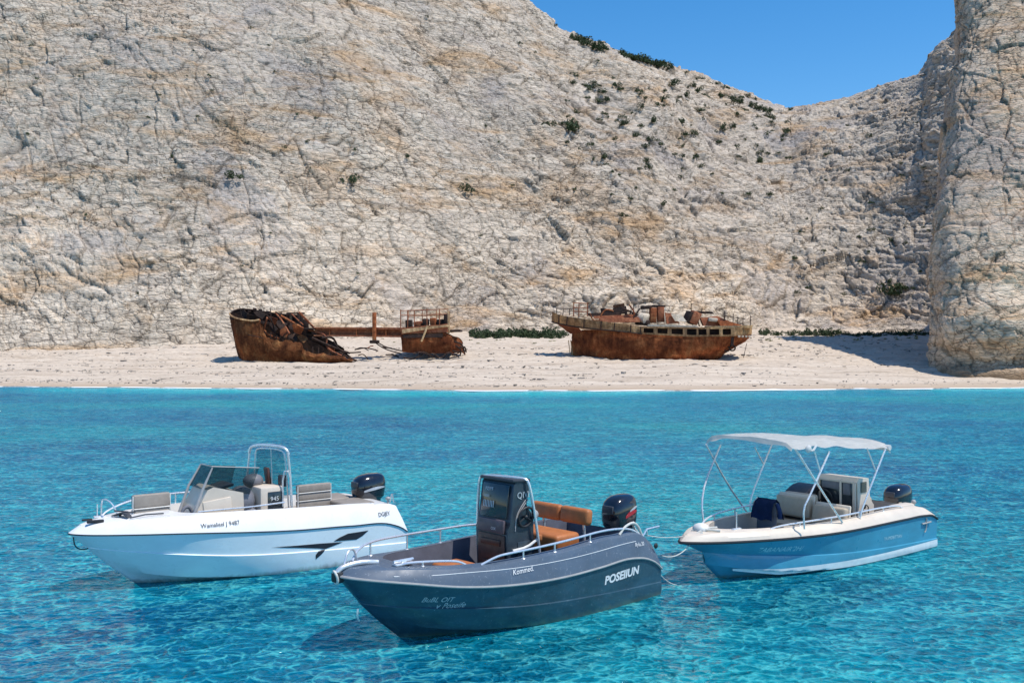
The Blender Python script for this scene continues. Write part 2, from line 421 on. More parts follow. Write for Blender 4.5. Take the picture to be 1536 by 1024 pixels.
def build_side_cliff():
    # plan of the foot of the headland: from the back of the cove round its corner and out along the sea
    pu = np.array([(106, 168), (88, 150), (68, 130), (51.5, 112), (44.9, 103), (44.9, 98), (48, 95.6), (54, 95), (62, 94.5), (80, 94), (110, 97), (150, 100)], float)
    s = np.concatenate([[0], np.cumsum(np.linalg.norm(np.diff(pu, axis=0), axis=1))])
    n = 430
    f = np.concatenate([np.linspace(0, s[4], 120)[:-1], np.linspace(s[4], s[8], 210)[:-1], np.linspace(s[8], s[-1], n-120-210+2)])
    bx = curve1(s, pu[:, 0])(f); by = curve1(s, pu[:, 1])(f)
    ch = np.array([(0.45, 0.9)])                        # the wall leans back this way
    v = np.concatenate([np.linspace(-0.04, 1, 380), np.linspace(1.01, 1.4, 16)])
    t = np.clip(v, None, 1)
    Ht = 52.0
    back = curve1([-0.05, 0, 0.02, 0.032, 0.045, 0.06, 0.09, 0.2, 0.45, 0.7, 1.0], [-0.2, -0.3, -0.2, 0.1, 1.3, 1.1, 0.1, 2.4, 10.0, 18.0, 27.0])(t)
    Hf = np.interp(f, [0, s[2], s[3], s[4]], [0.4, 0.5, 0.75, 1.0])
    Z = -0.3+t[None, :]*Ht*Hf[:, None]
    X = bx[:, None]-1.35+back[None, :]*0.445; Y = by[:, None]+back[None, :]*0.98
    lean = curve1([0, 0.1, 0.3, 0.6, 1], [0, -0.3, -0.1, 0.7, 2.0])(t)
    X = X+lean[None, :]
    top = np.clip(v-1, 0, None)
    X = X+top[None, :]*60; Y = Y+top[None, :]*70; Z = Z-top[None, :]*95
    P = np.stack([X, Y, Z], -1)
    N = normals(P, False)
    if N[260, 100, 1] > 0: N = -N
    env = np.clip(0.3+(v-0.02)/0.12, 0.3, 0.95)[None, :]*np.ones((len(f), 1))
    P2, cr, blk = rock_displace(P, N, 300, env, 1.6, 2.2, 0.62)
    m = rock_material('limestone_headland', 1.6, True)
    o = raw_mesh('headland', P2, grid_quads(len(f), len(v), True), m)
    attr(o, 'crack', cr); attr(o, 'block', blk)
    tag(o, kind='structure')
    return P2
SIDE = build_side_cliff()

# ------------------------------------------------------------------ mesh builder
class MB:
    def __init__(self): self.bm = bmesh.new()
    def box(self, c, s, bev=0.02, rot=None, seg=2):
        t = bmesh.new(); bmesh.ops.create_cube(t, size=1.0)
        bmesh.ops.scale(t, vec=Vector(s), verts=t.verts)
        if bev > 0: bmesh.ops.bevel(t, geom=list(t.edges), offset=min(bev, 0.48*min(s)), segments=seg, profile=0.5, affect='EDGES')
        M = Matrix.Translation(Vector(c)) @ (rot if rot is not None else Matrix.Identity(4))
        return self._add(t, M)
    def _add(self, t, M=None):
        if M is not None: bmesh.ops.transform(t, matrix=M, verts=t.verts)
        mp = {}
        for v in t.verts: mp[v] = self.bm.verts.new(v.co)
        for f in t.faces:
            try: self.bm.faces.new([mp[v] for v in f.verts])
            except ValueError: pass
        t.free(); return self
    def loft(self, rings, cap=True, closed=True):
        vs = [[self.bm.verts.new(p) for p in r] for r in rings]
        n = len(rings[0])
        for a, b in zip(vs[:-1], vs[1:]):
            for i in range(n if closed else n-1):
                j = (i+1) % n
                try: self.bm.faces.new((a[i], a[j], b[j], b[i]))
                except ValueError: pass
        if cap and closed:
            self.bm.faces.new(vs[0][::-1]); self.bm.faces.new(vs[-1])
        return self
    def tube(self, pts, r, n=8, smooth=0, closed=False, r2=None):
        pts = [Vector(p) for p in pts]
        for _ in range(smooth):                     # corner cutting keeps the ends
            q = [pts[0]] if not closed else []
            m = len(pts)
            for i in range(m if closed else m-1):
                a, b = pts[i], pts[(i+1) % m]
                q += [a.lerp(b, 0.25), a.lerp(b, 0.75)]
            if not closed:
                q = [pts[0]]+q[1:-1]+[pts[-1]]
            pts = q
        m = len(pts); rings = []; up = None
        for i, p in enumerate(pts):
            if closed: d = (pts[(i+1) % m]-pts[i-1])
            else: d = pts[min(i+1, m-1)]-pts[max(i-1, 0)]
            d.normalize()
            if up is None: up = d.orthogonal().normalized()
            up = (up-d*up.dot(d))
            up = up.normalized() if up.length > 1e-6 else d.orthogonal().normalized()
            w = d.cross(up); rr = r if r2 is None else r+(r2-r)*i/max(1, m-1)
            rings.append([p+up*(rr*math.cos(2*math.pi*k/n))+w*(rr*math.sin(2*math.pi*k/n)) for k in range(n)])
        if closed: rings.append(rings[0]); return self.loft(rings, cap=False)
        return self.loft(rings)
    def prism(self, poly, ext):
        ext = Vector(ext)
        return self.loft([[Vector(p) for p in poly], [Vector(p)+ext for p in poly]])
    def ball(self, c, r, s=(1, 1, 1), u=12, v=8):
        t = bmesh.new(); bmesh.ops.create_uvsphere(t, u_segments=u, v_segments=v, radius=r)
        return self._add(t, Matrix.Translation(Vector(c)) @ Matrix.Diagonal((*s, 1)))
    def build(self, name, mat, parent=None, smooth=True, angle=38, bevel=0):
        bm = self.bm
        if bevel: bmesh.ops.bevel(bm, geom=[e for e in bm.edges if len(e.link_faces) == 2 and e.calc_face_angle(0) > 0.5], offset=bevel, segments=2, profile=0.5, affect='EDGES')
        bmesh.ops.recalc_face_normals(bm, faces=bm.faces)
        me = bpy.data.meshes.new(name); bm.to_mesh(me); bm.free()
        if smooth:
            me.polygons.foreach_set('use_smooth', np.ones(len(me.polygons), dtype=bool))
            me.set_sharp_from_angle(angle=R(angle))
        me.materials.append(mat)
        o = bpy.data.objects.new(name, me); C.objects.link(o)
        if parent: o.parent = parent
        return o

def rotm(ax, deg): return Matrix.Rotation(R(deg), 4, ax)

def lettering(name, text, xs, zs, h, surf, mat, parent, slope=0.0, shear=0.0, sx=1.0, off=0.004, bold=0.0):
    """text laid on a boat's port side: reads from bow to stern; surf(x, z) gives y"""
    cu = bpy.data.curves.new(name, 'FONT'); cu.body = text; cu.size = h; cu.shear = shear; cu.resolution_u = 3; cu.offset = bold
    to = bpy.data.objects.new(name, cu); C.objects.link(to)
    dg = bpy.context.evaluated_depsgraph_get()
    me = bpy.data.meshes.new_from_object(to.evaluated_get(dg))
    bpy.data.objects.remove(to)
    bm = bmesh.new(); bm.from_mesh(me)
    for v in bm.verts:
        x = xs-v.co.x*sx; z = zs+v.co.y+v.co.x*sx*slope
        v.co = (x, surf(x, z)+off, z)
    bm.to_mesh(me); bm.free(); me.materials.clear(); me.materials.append(mat)
    o = bpy.data.objects.new(name, me); C.objects.link(o); o.parent = parent; o.name = name
    return o

def flat_text(name, text, origin, u, w, h, mat, parent, nrm):
    cu = bpy.data.curves.new(name, 'FONT'); cu.body = text; cu.size = h; cu.resolution_u = 3
    to = bpy.data.objects.new(name, cu); C.objects.link(to)
    dg = bpy.context.evaluated_depsgraph_get()
    me = bpy.data.meshes.new_from_object(to.evaluated_get(dg)); bpy.data.objects.remove(to)
    u, w, nrm, origin = Vector(u), Vector(w), Vector(nrm), Vector(origin)
    for v in me.vertices: v.co = origin+u*v.co.x+w*v.co.y+nrm*0.004
    me.materials.clear(); me.materials.append(mat)
    o = bpy.data.objects.new(name, me); C.objects.link(o); o.parent = parent
    return o

# ------------------------------------------------------------------ boat materials
def hull_paint(name, col, rough=0.28, dirt=0.25, scr=0.0, scr_col=(0.5, 0.52, 0.55), lower=None, zcut=0.05, coat=0.3):
    k = NT(name); v = k.coord()
    n = k.noise(k.coord(scale=(1, 1, 2.2)), 1.6, 6, 0.65)
    c = k.ramp(n, [(0.3, tuple(x*(1-dirt) for x in col)), (0.62, tuple(min(0.9, x*(1+dirt*0.55)) for x in col))])
    if lower is not None:
        sp = k.n('ShaderNodeSeparateXYZ'); k.l(v, sp.inputs[0])
        c = k.mix(k.math('LESS_THAN', sp.outputs[2], zcut), c, lower)
    if scr:
        s1 = k.ramp(k.noise(k.coord(scale=(9, 9, 3), rot=(0, R(35), 0)), 2.2, 8, 0.8), [(0.57, 0.0), (0.70, scr)])
        c = k.mix(s1, c, scr_col)
        s2 = k.ramp(k.noise(v, 22, 4, 0.7), [(0.62, 0.0), (0.68, scr)])
        c = k.mix(s2, c, scr_col)
    # scum and salt near the waterline
    sp2 = k.n('ShaderNodeSeparateXYZ'); k.l(v, sp2.inputs[0])
    wl_ = k.math('ADD', sp2.outputs[2], k.math('MULTIPLY', k.noise(k.coord(scale=(3, 3, 0.6)), 3.0, 5), 0.12))
    c = k.mix(k.ramp(wl_, [(0.06, 0.75), (0.15, 0.0)]), c, (0.10, 0.13, 0.10))
    r = k.ramp(k.noise(v, 5, 4), [(0.3, rough-0.05), (0.7, rough+0.15)])
    nm = k.bump(k.noise(v, 1.8, 3), 0.12, 0.03)
    return k.done(k.bsdf(c, r, 0, nm, 0.5, coat))

M = {}
M['white_hull'] = hull_paint('pale_blue_gelcoat', (0.76, 0.85, 0.87), dirt=0.06)
M['white_deck'] = plain('white_gelcoat', (0.80, 0.79, 0.77), 0.3, var=0.05, vscale=2.5, coat=0.3)
M['grey_hull'] = hull_paint('slate_gelcoat', (0.024, 0.068, 0.102), 0.32, 0.4, scr=0.45, scr_col=(0.16, 0.22, 0.26))
M['grey_deck'] = hull_paint('grey_gelcoat', (0.076, 0.108, 0.152), 0.45, 0.18, scr=0.4, scr_col=(0.34, 0.37, 0.42), coat=0.1)
M['grey_liner'] = plain('dark_grey_liner', (0.105, 0.108, 0.135), 0.6, var=0.2, vscale=5, bump=0.3, bscale=90)
M['blue_hull'] = hull_paint('blue_gelcoat', (0.05, 0.28, 0.42), 0.30, 0.16, scr=0.12, scr_col=(0.2, 0.42, 0.55))
M['cream'] = plain('cream_gelcoat', (0.66, 0.57, 0.47), 0.38, var=0.07, vscale=3)
M['cream_grey'] = plain('beige_liner', (0.42, 0.38, 0.335), 0.55, var=0.12, vscale=4)
M['boot'] = plain('white_boot_stripe', (0.66, 0.72, 0.73), 0.4, var=0.1)
M['steel'] = plain('stainless_steel', (0.80, 0.80, 0.80), 0.28, metal=0.6, var=0.06)
M['black_rubber'] = plain('black_rubber', (0.018, 0.019, 0.022), 0.55)
M['silver_rail'] = plain('grey_rub_strip', (0.36, 0.35, 0.34), 0.45)
M['tan'] = plain('tan_leather', (0.42, 0.14, 0.04), 0.55, var=0.16, vscale=8, bump=0.35, bscale=150)
M['taupe'] = plain('taupe_vinyl', (0.27, 0.235, 0.20), 0.55, var=0.14, vscale=9, bump=0.3, bscale=140)
M['beige_vinyl'] = plain('beige_vinyl', (0.43, 0.355, 0.27), 0.55, var=0.1, vscale=6, bump=0.25, bscale=120)
M['piping'] = plain('white_piping', (0.72, 0.70, 0.66), 0.5)
M['motor_black'] = plain('gloss_black_cowling', (0.010, 0.012, 0.018), 0.14, var=0.2, coat=0.7)
M['motor_grey'] = plain('motor_leg_grey', (0.05, 0.052, 0.056), 0.4)
M['console_dark'] = plain('dark_slate_console', (0.030, 0.042, 0.055), 0.35, var=0.22, vscale=7, coat=0.2)
M['console_brown'] = plain('maroon_locker_door', (0.085, 0.035, 0.026), 0.38, var=0.35, vscale=9)
M['vinyl_window'] = plain('smoked_vinyl', (0.022, 0.030, 0.038), 0.12, var=0.3, vscale=5, coat=0.4)
M['mauve_panel'] = plain('mauve_panel', (0.10, 0.075, 0.085), 0.4, var=0.25, vscale=8)
M['white_letters'] = plain('white_vinyl_letters', (0.72, 0.73, 0.73), 0.5, var=0.05)
M['grey_letters'] = plain('grey_vinyl_letters', (0.45, 0.50, 0.52), 0.5, var=0.1)
M['black_letters'] = plain('black_vinyl_letters', (0.02, 0.022, 0.03), 0.5)
M['pale_letters'] = plain('pale_blue_letters', (0.42, 0.66, 0.72), 0.5)
M['red_stripe'] = plain('red_stripe', (0.42, 0.02, 0.03), 0.3)
M['silver_stripe'] = plain('silver_stripe', (0.55, 0.57, 0.6), 0.3, metal=0.3)
def canvas_mat():
    k = NT('white_canvas'); v = k.coord()
    nm = k.bump(k.noise(v, 4, 5, 0.6), 0.5, 0.03)
    b = k.bsdf(k.ramp(k.noise(v, 2.5, 4), [(.3, (.76, .75, .73)), (.7, (.84, .83, .81))]), 0.8, 0, nm, .3)
    t = k.n('ShaderNodeBsdfTranslucent'); t.inputs[0].default_value = (.82, .80, .76, 1); k.l(nm, t.inputs['Normal'])
    m = k.n('ShaderNodeMixShader'); m.inputs[0].default_value = 0.4
    k.l(b.outputs[0], m.inputs[1]); k.l(t.outputs[0], m.inputs[2]); return k.done(m)
M['canvas'] = canvas_mat()
M['navy_cloth'] = plain('navy_cloth', (0.008, 0.030, 0.105), 0.85, var=0.25, vscale=9, bump=0.6, bscale=40)
M['rope'] = plain('pale_rope', (0.58, 0.57, 0.52), 0.8, var=0.2, vscale=40, bump=0.6, bscale=120)
M['dark_grey'] = plain('charcoal_plastic', (0.05, 0.052, 0.06), 0.45)
M['mid_grey'] = plain('grey_vinyl_cover', (0.17, 0.17, 0.19), 0.5, var=0.15)
def tinted(name, col, fac):
    k = NT(name)
    t = k.n('ShaderNodeBsdfTransparent'); t.inputs[0].default_value = (*col, 1)
    g = k.bsdf((0.03, 0.045, 0.05), 0.05)
    m = k.n('ShaderNodeMixShader'); m.inputs[0].default_value = fac
    k.l(t.outputs[0], m.inputs[1]); k.l(g.outputs[0], m.inputs[2]); k.l(m.outputs[0], k.out.inputs[0])
    return k.m
M['smoke_glass'] = tinted('smoked_acrylic', (0.52, 0.58, 0.59), 0.34)
M['clear_glass'] = tinted('clear_acrylic', (0.74, 0.80, 0.82), 0.18)

# ------------------------------------------------------------------ hulls
class Hull:
    """a moulded open boat; x forward, y to port, z up, z = 0 on the water"""
    def __init__(s, L, xf, B, joint, ztop, inset, side_w, xa, xc, sole, q=0.55, p=2.5, t0=0.3, rake=0.12, strake=0.55, tip_in=0.10, cb=.90, cp=2.0, cq=.85, ct=.22):
        s.L, s.xf, s.B = L, xf, B
        hb = joint[1][-1]
        stem = curve1([-0.45, -0.3, 0, 0.3, 0.65, hb], [xf-0.75, xf-0.36, xf, xf+(L-xf)*0.36, xf+(L-xf)*0.70, L])
        jz = curve1(*joint); tz = curve1(*ztop)
        def S(t, t0, p, q):
            u = np.clip((t-t0)/(1-t0), 0, 1)
            return (1-u**p)**q*(1-0.05*np.clip(1-t/0.35, 0, 1)**2)
        xb0, xb1 = rake, L-tip_in
        tau = np.concatenate([np.linspace(0, 0.12, 8), np.linspace(0.14, 0.8, 34), 1-(np.linspace(0.2, 0, 26)[1:])**1.0*1.0*np.linspace(1, 0, 26)[1:]**0.35])
        ta, tc = (xa-xb0)/(xb1-xb0), (xc-xb0)/(xb1-xb0)
        tau = np.unique(np.round(np.concatenate([tau, [ta-0.0005, ta, tc, 0.0, 1.0], np.linspace(tc-0.13, tc, 16)]), 6))
        s.tau = tau
        def row(Bk, t0, p, q, zf, x0, z1):
            x1 = float(stem(z1)); x = x0+(x1-x0)*tau
            return np.stack([x, Bk*S(tau, t0, p, q), zf(tau)], -1)
        # keel, chine, strake, joint
        keel = row(0.012, .3, 2, .6, lambda t: np.interp(t, [0, .7, .9, 1], [-.34, -.36, -.34, -.27]), -0.03, -0.27)
        chz = curve1([0, .3, .6, .85, 1], [-.05, -.03, 0.02, .14, .28])
        chine = row(cb*B, ct, cp, cq, lambda t: chz(t), -0.02, 0.28)
        mid_b = keel*0.5+chine*0.5; mid_b[:, 2] += 0.01
        stz = curve1([0, .3, .6, .85, 1], [strake*.42, strake*.55, strake*.72, strake, strake*1.18])
        zs1 = strake*1.18
        st = row(0.975*B, t0-.03, p*.96, q*1.06, lambda t: stz(t), -0.015, zs1)
        st2 = st.copy(); st2[:, 1] += 0.022*np.clip(1-tau, 0, .2)/.2; st2[:, 2] -= 0.012
        chl = chine.copy(); chl[:, 1] += 0.03*np.clip(1-tau, 0, .2)/.2; chl[:, 2] += 0.004
        m1 = chl*0.5+st2*0.5; m1[:, 1] += 0.012
        jx = L*tau
        jt = np.stack([jx, B*S(tau, t0, p, q), jz(jx)], -1)
        m2 = st*0.5+jt*0.5
        s.rows_port = [keel, mid_b, chine, chl, m1, st2, st, m2, jt]
        s.joint = jt
        xb = xb0+(xb1-xb0)*tau
        a = jt.copy(); a[:, 2] += 0.012; a[:, 1] += 0.012*np.clip((1-tau)/.05, 0, 1)
        b = np.stack([xb, np.maximum(0, (B-inset)*S(tau, t0, p, q)), tz(xb)], -1)
        ab = a*0.5+b*0.5; ab[:, 1] += 0.018*np.clip((1-tau)/.1, 0, 1)
        lip = b.copy(); lip[:, 1] = np.maximum(0, lip[:, 1]-0.03); lip[:, 2] += 0.014; lip[:, 0] -= 0.02*tau**8
        inn = (xb >= xa-1e-6) & (xb <= xc+1e-6)
        xm = xc-0.13*(xb1-xb0)
        yi = np.maximum(0, b[:, 1]-side_w)*np.sqrt(np.clip(1-np.clip((xb-xm)/(xc-xm), 0, 1)**2.6, 0, 1))
        yi = np.where(inn, yi, 0.0)
        c = np.stack([xb, yi, lip[:, 2]+0.012+np.where(inn, 0, 0.03*np.clip(b[:, 1], 0, .6))], -1)
        c[:, 2] = np.where(xb < xa, lip[:, 2]*1.0+0.02, c[:, 2])
        s.deck_rows = [a, ab, b, lip, c]
        s.inn = np.where(inn)[0]; s.cpt = c; s.sole = sole
    def side_y(s, x, z):
        if not hasattr(s, 'cache'): s.cache = True
        pr = []
        for r in s.rows_port[2:]+s.deck_rows[0:3]:
            o = np.argsort(r[:, 0]); pr.append((np.interp(x, r[o, 0], r[o, 2]), np.interp(x, r[o, 0], r[o, 1])))
        pr.sort(); return float(np.interp(z, [a for a, _ in pr], [b for _, b in pr]))
    def build(s, root, m_hull, m_deck, m_liner, m_rail, rail_r, boot=None):
        n = len(s.tau)
        def band(mb, rows, i0=0, i1=None):
            for sg in (1, -1):
                mb.loft([[Vector((x, sg*y, z)) for x, y, z in r[i0:i1]] for r in rows], closed=False)
        mb = MB(); band(mb, s.rows_port)
        # transom
        port = [r[0] for r in s.rows_port]+[s.deck_rows[2][0]]
        mb.loft([[Vector((x, y, z)) for x, y, z in port], [Vector((x, 0, z)) for x, y, z in port], [Vector((x, -y, z)) for x, y, z in port]], closed=False)
        bmesh.ops.remove_doubles(mb.bm, verts=mb.bm.verts, dist=0.0015)
        h = mb.build('hull', m_hull, root, angle=24)
        mb = MB(); band(mb, s.deck_rows)
        bmesh.ops.remove_doubles(mb.bm, verts=mb.bm.verts, dist=0.0015)
        d = mb.build('deck', m_deck, root, angle=21)
        # liner: inner walls, bulkhead and sole
        mb = MB(); ii = s.inn; cp = s.cpt[ii]
        top = [Vector((x, y, z-0.002)) for x, y, z in cp]+[Vector((x, -y, z-0.002)) for x, y, z in cp[::-1]]
        rg = [top]
        for f in (.2, .4, .6, .8, 1.0):
            q = [Vector((p.x*(1-.03*f)+.06*f, p.y*(1-.10*f), p.z+(s.sole-p.z)*f)) for p in top]
            for p in q:
                lim = max(0.0, s.side_y(p.x, p.z)-0.06)
                p.y = max(-lim, min(lim, p.y))
            rg.append(q)
        bot = rg[-1]
        mb.loft(rg, cap=False)
        k = len(cp)
        vs = [mb.bm.verts.new(p) for p in bot]
        for i in range(k-1):
            try: mb.bm.faces.new((vs[i], vs[i+1], vs[2*k-2-i], vs[2*k-1-i]))
            except ValueError: pass
        mb.build('cockpit_liner', m_liner, root, angle=34)
        # rub rail along the joint
        mb = MB()
        jt = s.joint
        pts = [Vector((x, y+0.006, z)) for x, y, z in jt]+[Vector((x, -y-0.006, z)) for x, y, z in jt[-2::-1]]
        mb.tube(pts, rail_r, 6)
        mb.build('rub_rail', m_rail, root)
        return h

def outboard(root, x, z0, z1, ln, wd, tilt=0.0, stripe='red'):
    """black outboard motor on the transom: rounded cowling, leg below"""
    def ring(z, cx, lx, wy, n=24, e=3.0):
        out = []
        for i in range(n):
            t = 2*math.pi*i/n; c, s_ = math.cos(t), math.sin(t)
            out.append(Vector((cx+lx*abs(c)**(2/e)*math.copysign(1, c), wy*abs(s_)**(2/e)*math.copysign(1, s_), z)))
        return out
    h = z1-z0
    prof = [(0.0, .00, .62, .66), (.05, .0, .78, .80), (.14, .0, .90, .92), (.30, .01, .97, .98), (.5, .0, 1.0, 1.0), (.66, -.01, .98, .97), (.80, -.03, .92, .88), (.90, -.06, .80, .74), (.96, -.09, .64, .56), (1.0, -.11, .40, .32)]
    mb = MB()
    mb.loft([ring(z0+h*f, x+o*ln, ln/2*a, wd/2*b) for f, o, a, b in prof])
    mo = mb.build('outboard_motor', M['motor_black'], root, angle=60)
    mb = MB()
    mb.loft([ring(z, x-0.02, a, b, 16) for z, a, b in ((z0+.01, ln*.34, wd*.36), (z0-.10, ln*.30, wd*.33), (z0-.28, ln*.20, wd*.22), (z0-.75, ln*.17, wd*.16), (-0.45, ln*.2, wd*.10))])
    mb.box((x+ln*.42, 0, z0-.13), (ln*.45, wd*.6, .16), .02)
    mb.build('motor_leg', M['motor_grey'], mo)
    # seam between the cowling and its tray
    mb = MB(); mb.loft([ring(z0+h*.155, x, ln/2*.915, wd/2*.935), ring(z0+h*.175, x, ln/2*.93, wd/2*.95)], cap=False)
    mb.build('cowling_seam', M['dark_grey'], mo)
    # air intake at the front
    mb = MB(); mb.box((x+ln*.455, 0, z0+h*.62), (.05, wd*.5, h*.22), .015)
    mb.build('air_intake', M['dark_grey'], mo)
    # swept stripe on the port cheek
    def cheek(xx, f):
        a = np.interp(f, [p[0] for p in prof], [p[2] for p in prof])*ln/2; o = np.interp(f, [p[0] for p in prof], [p[1] for p in prof])*ln
        b = np.interp(f, [p[0] for p in prof], [p[3] for p in prof])*wd/2
        c = min(1, abs((xx-x-o)/a)); return b*(max(0, 1-c**3))**(1/3)+0.004
    def sweep(name, m, lo, hi, x0, x1, rise):
        rows = []
        for i in range(15):
            t = i/14; xx = x+ln*(x0+(x1-x0)*t)
            th = math.sin(math.pi*min(1, 0.12+0.9*t))**0.6
            fa = lo+rise*t; fb = fa+(hi-lo)*th
            rows.append([Vector((xx, cheek(xx, f), z0+h*f)) for f in (fa, (fa+fb)/2, fb)])
        q = MB(); q.loft(rows, closed=False, cap=False); q.build(name, m, mo)
    if stripe == 'red':
        sweep('stripe', M['red_stripe'], .38, .52, .16, -.34, .16)
        sweep('stripe', M['silver_stripe'], .55, .62, -.02, -.42, .12)
    elif stripe == 'silver':
        sweep('stripe', M['silver_stripe'], .36, .47, .32, -.42, .14)
    else:
        q = MB(); q.box((x+ln*.36, wd*.44, z0+h*.26), (ln*.16, .02, h*.14), .008); q.build('badge', M['beige_vinyl'], mo)
    return mo

def cushion(mb, c, s, rot=None, bev=0.05): mb.box(c, s, bev, rot, 3)

def place(name, P):
    o = empty(name, (P[0], P[1], 0), P[2]+math.pi); return o

# ------------------------------------------------------------------ grey boat
def grey_boat():
    r = place('motorboat', (1.696, 16.597, 0.754))
    tag(r, 'dark slate grey open motorboat with tan seats, nearest of the three boats', 'boat', 'motorboats on the bay')
    H = Hull(5.437, 4.42, 1.05, ([0, .1, .35, .75, 1.5, 2.24, 4.04, 4.73, 5.437], [.42, .50, .62, .695, .675, .655, .77, .89, 1.0]),
             ([0, .12, .3, 1.0, 2.2, 4.0, 4.7, 5.4], [.72, .80, .94, 1.03, .98, .99, 1.05, 1.08]), 0.10, 0.16, 0.34, 4.62, 0.32, strake=0.50, q=.60, cb=.93, cp=2.2, cq=.76)
    H.build(r, M['grey_hull'], M['grey_deck'], M['grey_liner'], M['silver_rail'], 0.020)
    sy = H.side_y
    lettering('hull_lettering', 'POSEIIUN', 1.40, 0.40, 0.17, sy, M['white_letters'], r, 0.05, 0.12, 1.12, bold=.007)
    lettering('bow_lettering', 'BuBL OIT', 4.50, 0.60, 0.10, sy, M['grey_letters'], r, -0.09, 0.3, 1.0)
    lettering('bow_lettering', 'y Poseife', 4.30, 0.485, 0.11, sy, M['grey_letters'], r, -0.05, 0.4, 1.0)
    lettering('deck_lettering', 'Kommed.', 3.22, 0.82, 0.095, sy, M['white_letters'], r, 0.03, 0.4, 1.0, off=.014)
    lettering('deck_lettering', 'Rylu.30', 0.66, 0.86, 0.08, sy, M['white_letters'], r, -0.05, 0.35, 1.0, off=.014)
    # pale pinstripe along the deck edge
    mb = MB()
    pts = [(x, sy(x, z)+0.004, z) for x, z in [(4.9, .99), (4.4, .955), (3.9, .935), (3.3, .90), (2.7, .885), (2.1, .885), (1.5, .905), (1.0, .93), (.6, .93)]]
    mb.tube(pts, 0.005, 5, smooth=2); mb.build('pinstripe', M['white_letters'], r)
    # console
    mb = MB()
    poly = [(2.70, .32), (2.74, 1.28), (2.69, 1.36), (2.61, 1.93), (2.56, 1.985), (2.36, 1.975), (2.30, 1.90), (2.36, 1.62), (2.22, 1.42), (2.20, .32)]
    mb.prism([Vector((x, -.35, z)) for x, z in poly], (0, .70, 0))
    con = mb.build('console', M['console_dark'], r, bevel=0.025)
    mb = MB(); mb.box((2.47, 0, 1.985), (.36, .74, .05), .02, rotm('Y', -3)); mb.build('console_cap', M['dark_grey'], con)
    mb = MB(); mb.box((2.742, 0, .80), (.03, .58, .80), .012); mb.build('locker_door', M['console_brown'], con)
    mb = MB(); mb.box((2.765, 0, .66), (.03, .34, .30), .01); mb.build('locker_panel', M['console_brown'], con)
    mb = MB(); mb.box((2.765, 0, 1.08), (.03, .42, .09), .01); mb.build('locker_panel', M['console_brown'], con)
    mb = MB(); mb.box((2.755, .0, 1.32), (.05, .58, .20), .02, rotm('Y', -6)); mb.build('step_panel', M['mauve_panel'], con)
    mb = MB(); mb.box((2.672, 0, 1.68), (.03, .56, .50), .012, rotm('Y', -8.5)); mb.build('front_window', M['vinyl_window'], con)
    fx = lambda z: 2.69+0.016-(z-1.6)*0.15+0.008
    for tx, z, h, y in (('IIIIIII', 1.58, .14, -.22), ('HIIIIII', 1.72, .055, -.22), ('PZIYF', 1.82, .07, -.2), ('OIX', 1.27, .06, 0.04)):
        zz = z; x0 = fx(z) if z > 1.4 else 2.79
        flat_text('panel_lettering', tx, (x0, y, zz), (0, 1.0, 0), (-0.13 if z > 1.4 else 0, 0, 1), h, M['white_letters'], con, (1, 0, 0))
    flat_text('side_lettering', 'QIVI', (2.56, .356, 1.73), (-1, 0, 0), (0, 0, 1), .13, M['grey_letters'], con, (0, 1, 0))
    mb = MB()
    for dz in (0, .045): mb.tube([(2.60, .358, 1.30-dz), (2.58, .358, 1.46-dz), (2.50, .358, 1.58-dz), (2.34, .358, 1.74-dz)], .008, 5, smooth=2)
    mb.build('side_trim', M['silver_rail'], con)
    mb = MB(); mb.box((2.40, .355, .78), (.30, .02, .62), .01); mb.build('side_door', M['console_dark'], con)
    mb = MB(); mb.tube([(2.66, .37, .98), (2.40, .40, 1.0), (2.2, .42, 1.10)], .022, 8, smooth=1); mb.build('throttle_lever', M['piping'], con)
    mb = MB(); mb.box((2.16, .42, 1.12), (.07, .07, .09), .02); mb.build('lever_knob', M['tan'], con)
    # steering wheel on the side of the console
    mb = MB(); cc = Vector((2.42, .40, 1.45))
    mb.tube([cc+Vector((.145*math.cos(a), 0.03*math.sin(a), .145*math.sin(a))) for a in np.linspace(0, 2*math.pi, 25)[:-1]], .018, 8, closed=True)
    for a in (90, 210, 330): mb.tube([cc, cc+Vector((.14*math.cos(R(a)), 0.03*math.sin(R(a)), .14*math.sin(R(a))))], .012, 6)
    mb.ball(cc, .035); mb.build('steering_wheel', M['black_rubber'], r)
    mb = MB(); mb.ball((2.22, .38, 1.46), .07, (1, .6, 1)); mb.build('compass', M['silver_rail'], r)
    # grab frame round the console
    mb = MB()
    mb.tube([(2.66, -.41, .95), (2.64, -.41, 1.95), (2.60, -.34, 2.015), (2.42, .34, 2.02), (2.36, .42, 1.96), (2.18, .45, .95), (2.17, .45, .55)], .022, 8, smooth=2)
    mb.build('grab_frame', M['steel'], r)
    # rear bench
    mb = MB()
    for y0, y1 in ((-.62, .02), (.03, .63)):
        cushion(mb, (1.27, (y0+y1)/2, 1.33), (.15, y1-y0, .25), rotm('Y', -6), .055)
    mb.build('seat_backrest', M['tan'], r)
    for y in (-.42, .46):
        mb = MB(); mb.tube([(1.24, y, 1.24), (1.22, y, 1.05), (1.25, y, .45)], .022, 8); mb.build('backrest_post', M['steel'], r)
    mb = MB(); cushion(mb, (1.62, .0, .98), (.52, 1.02, .26), None, .06); mb.build('seat_cushion', M['tan'], r)
    mb = MB(); mb.box((1.60, 0, .60), (.44, .92, .54), .03); mb.build('seat_base', M['console_dark'], r)
    # cushions round the bow
    mb = MB(); cushion(mb, (3.85, .20, .76), (1.15, .62, .13), None, .05); mb.build('bow_cushion', M['tan'], r)
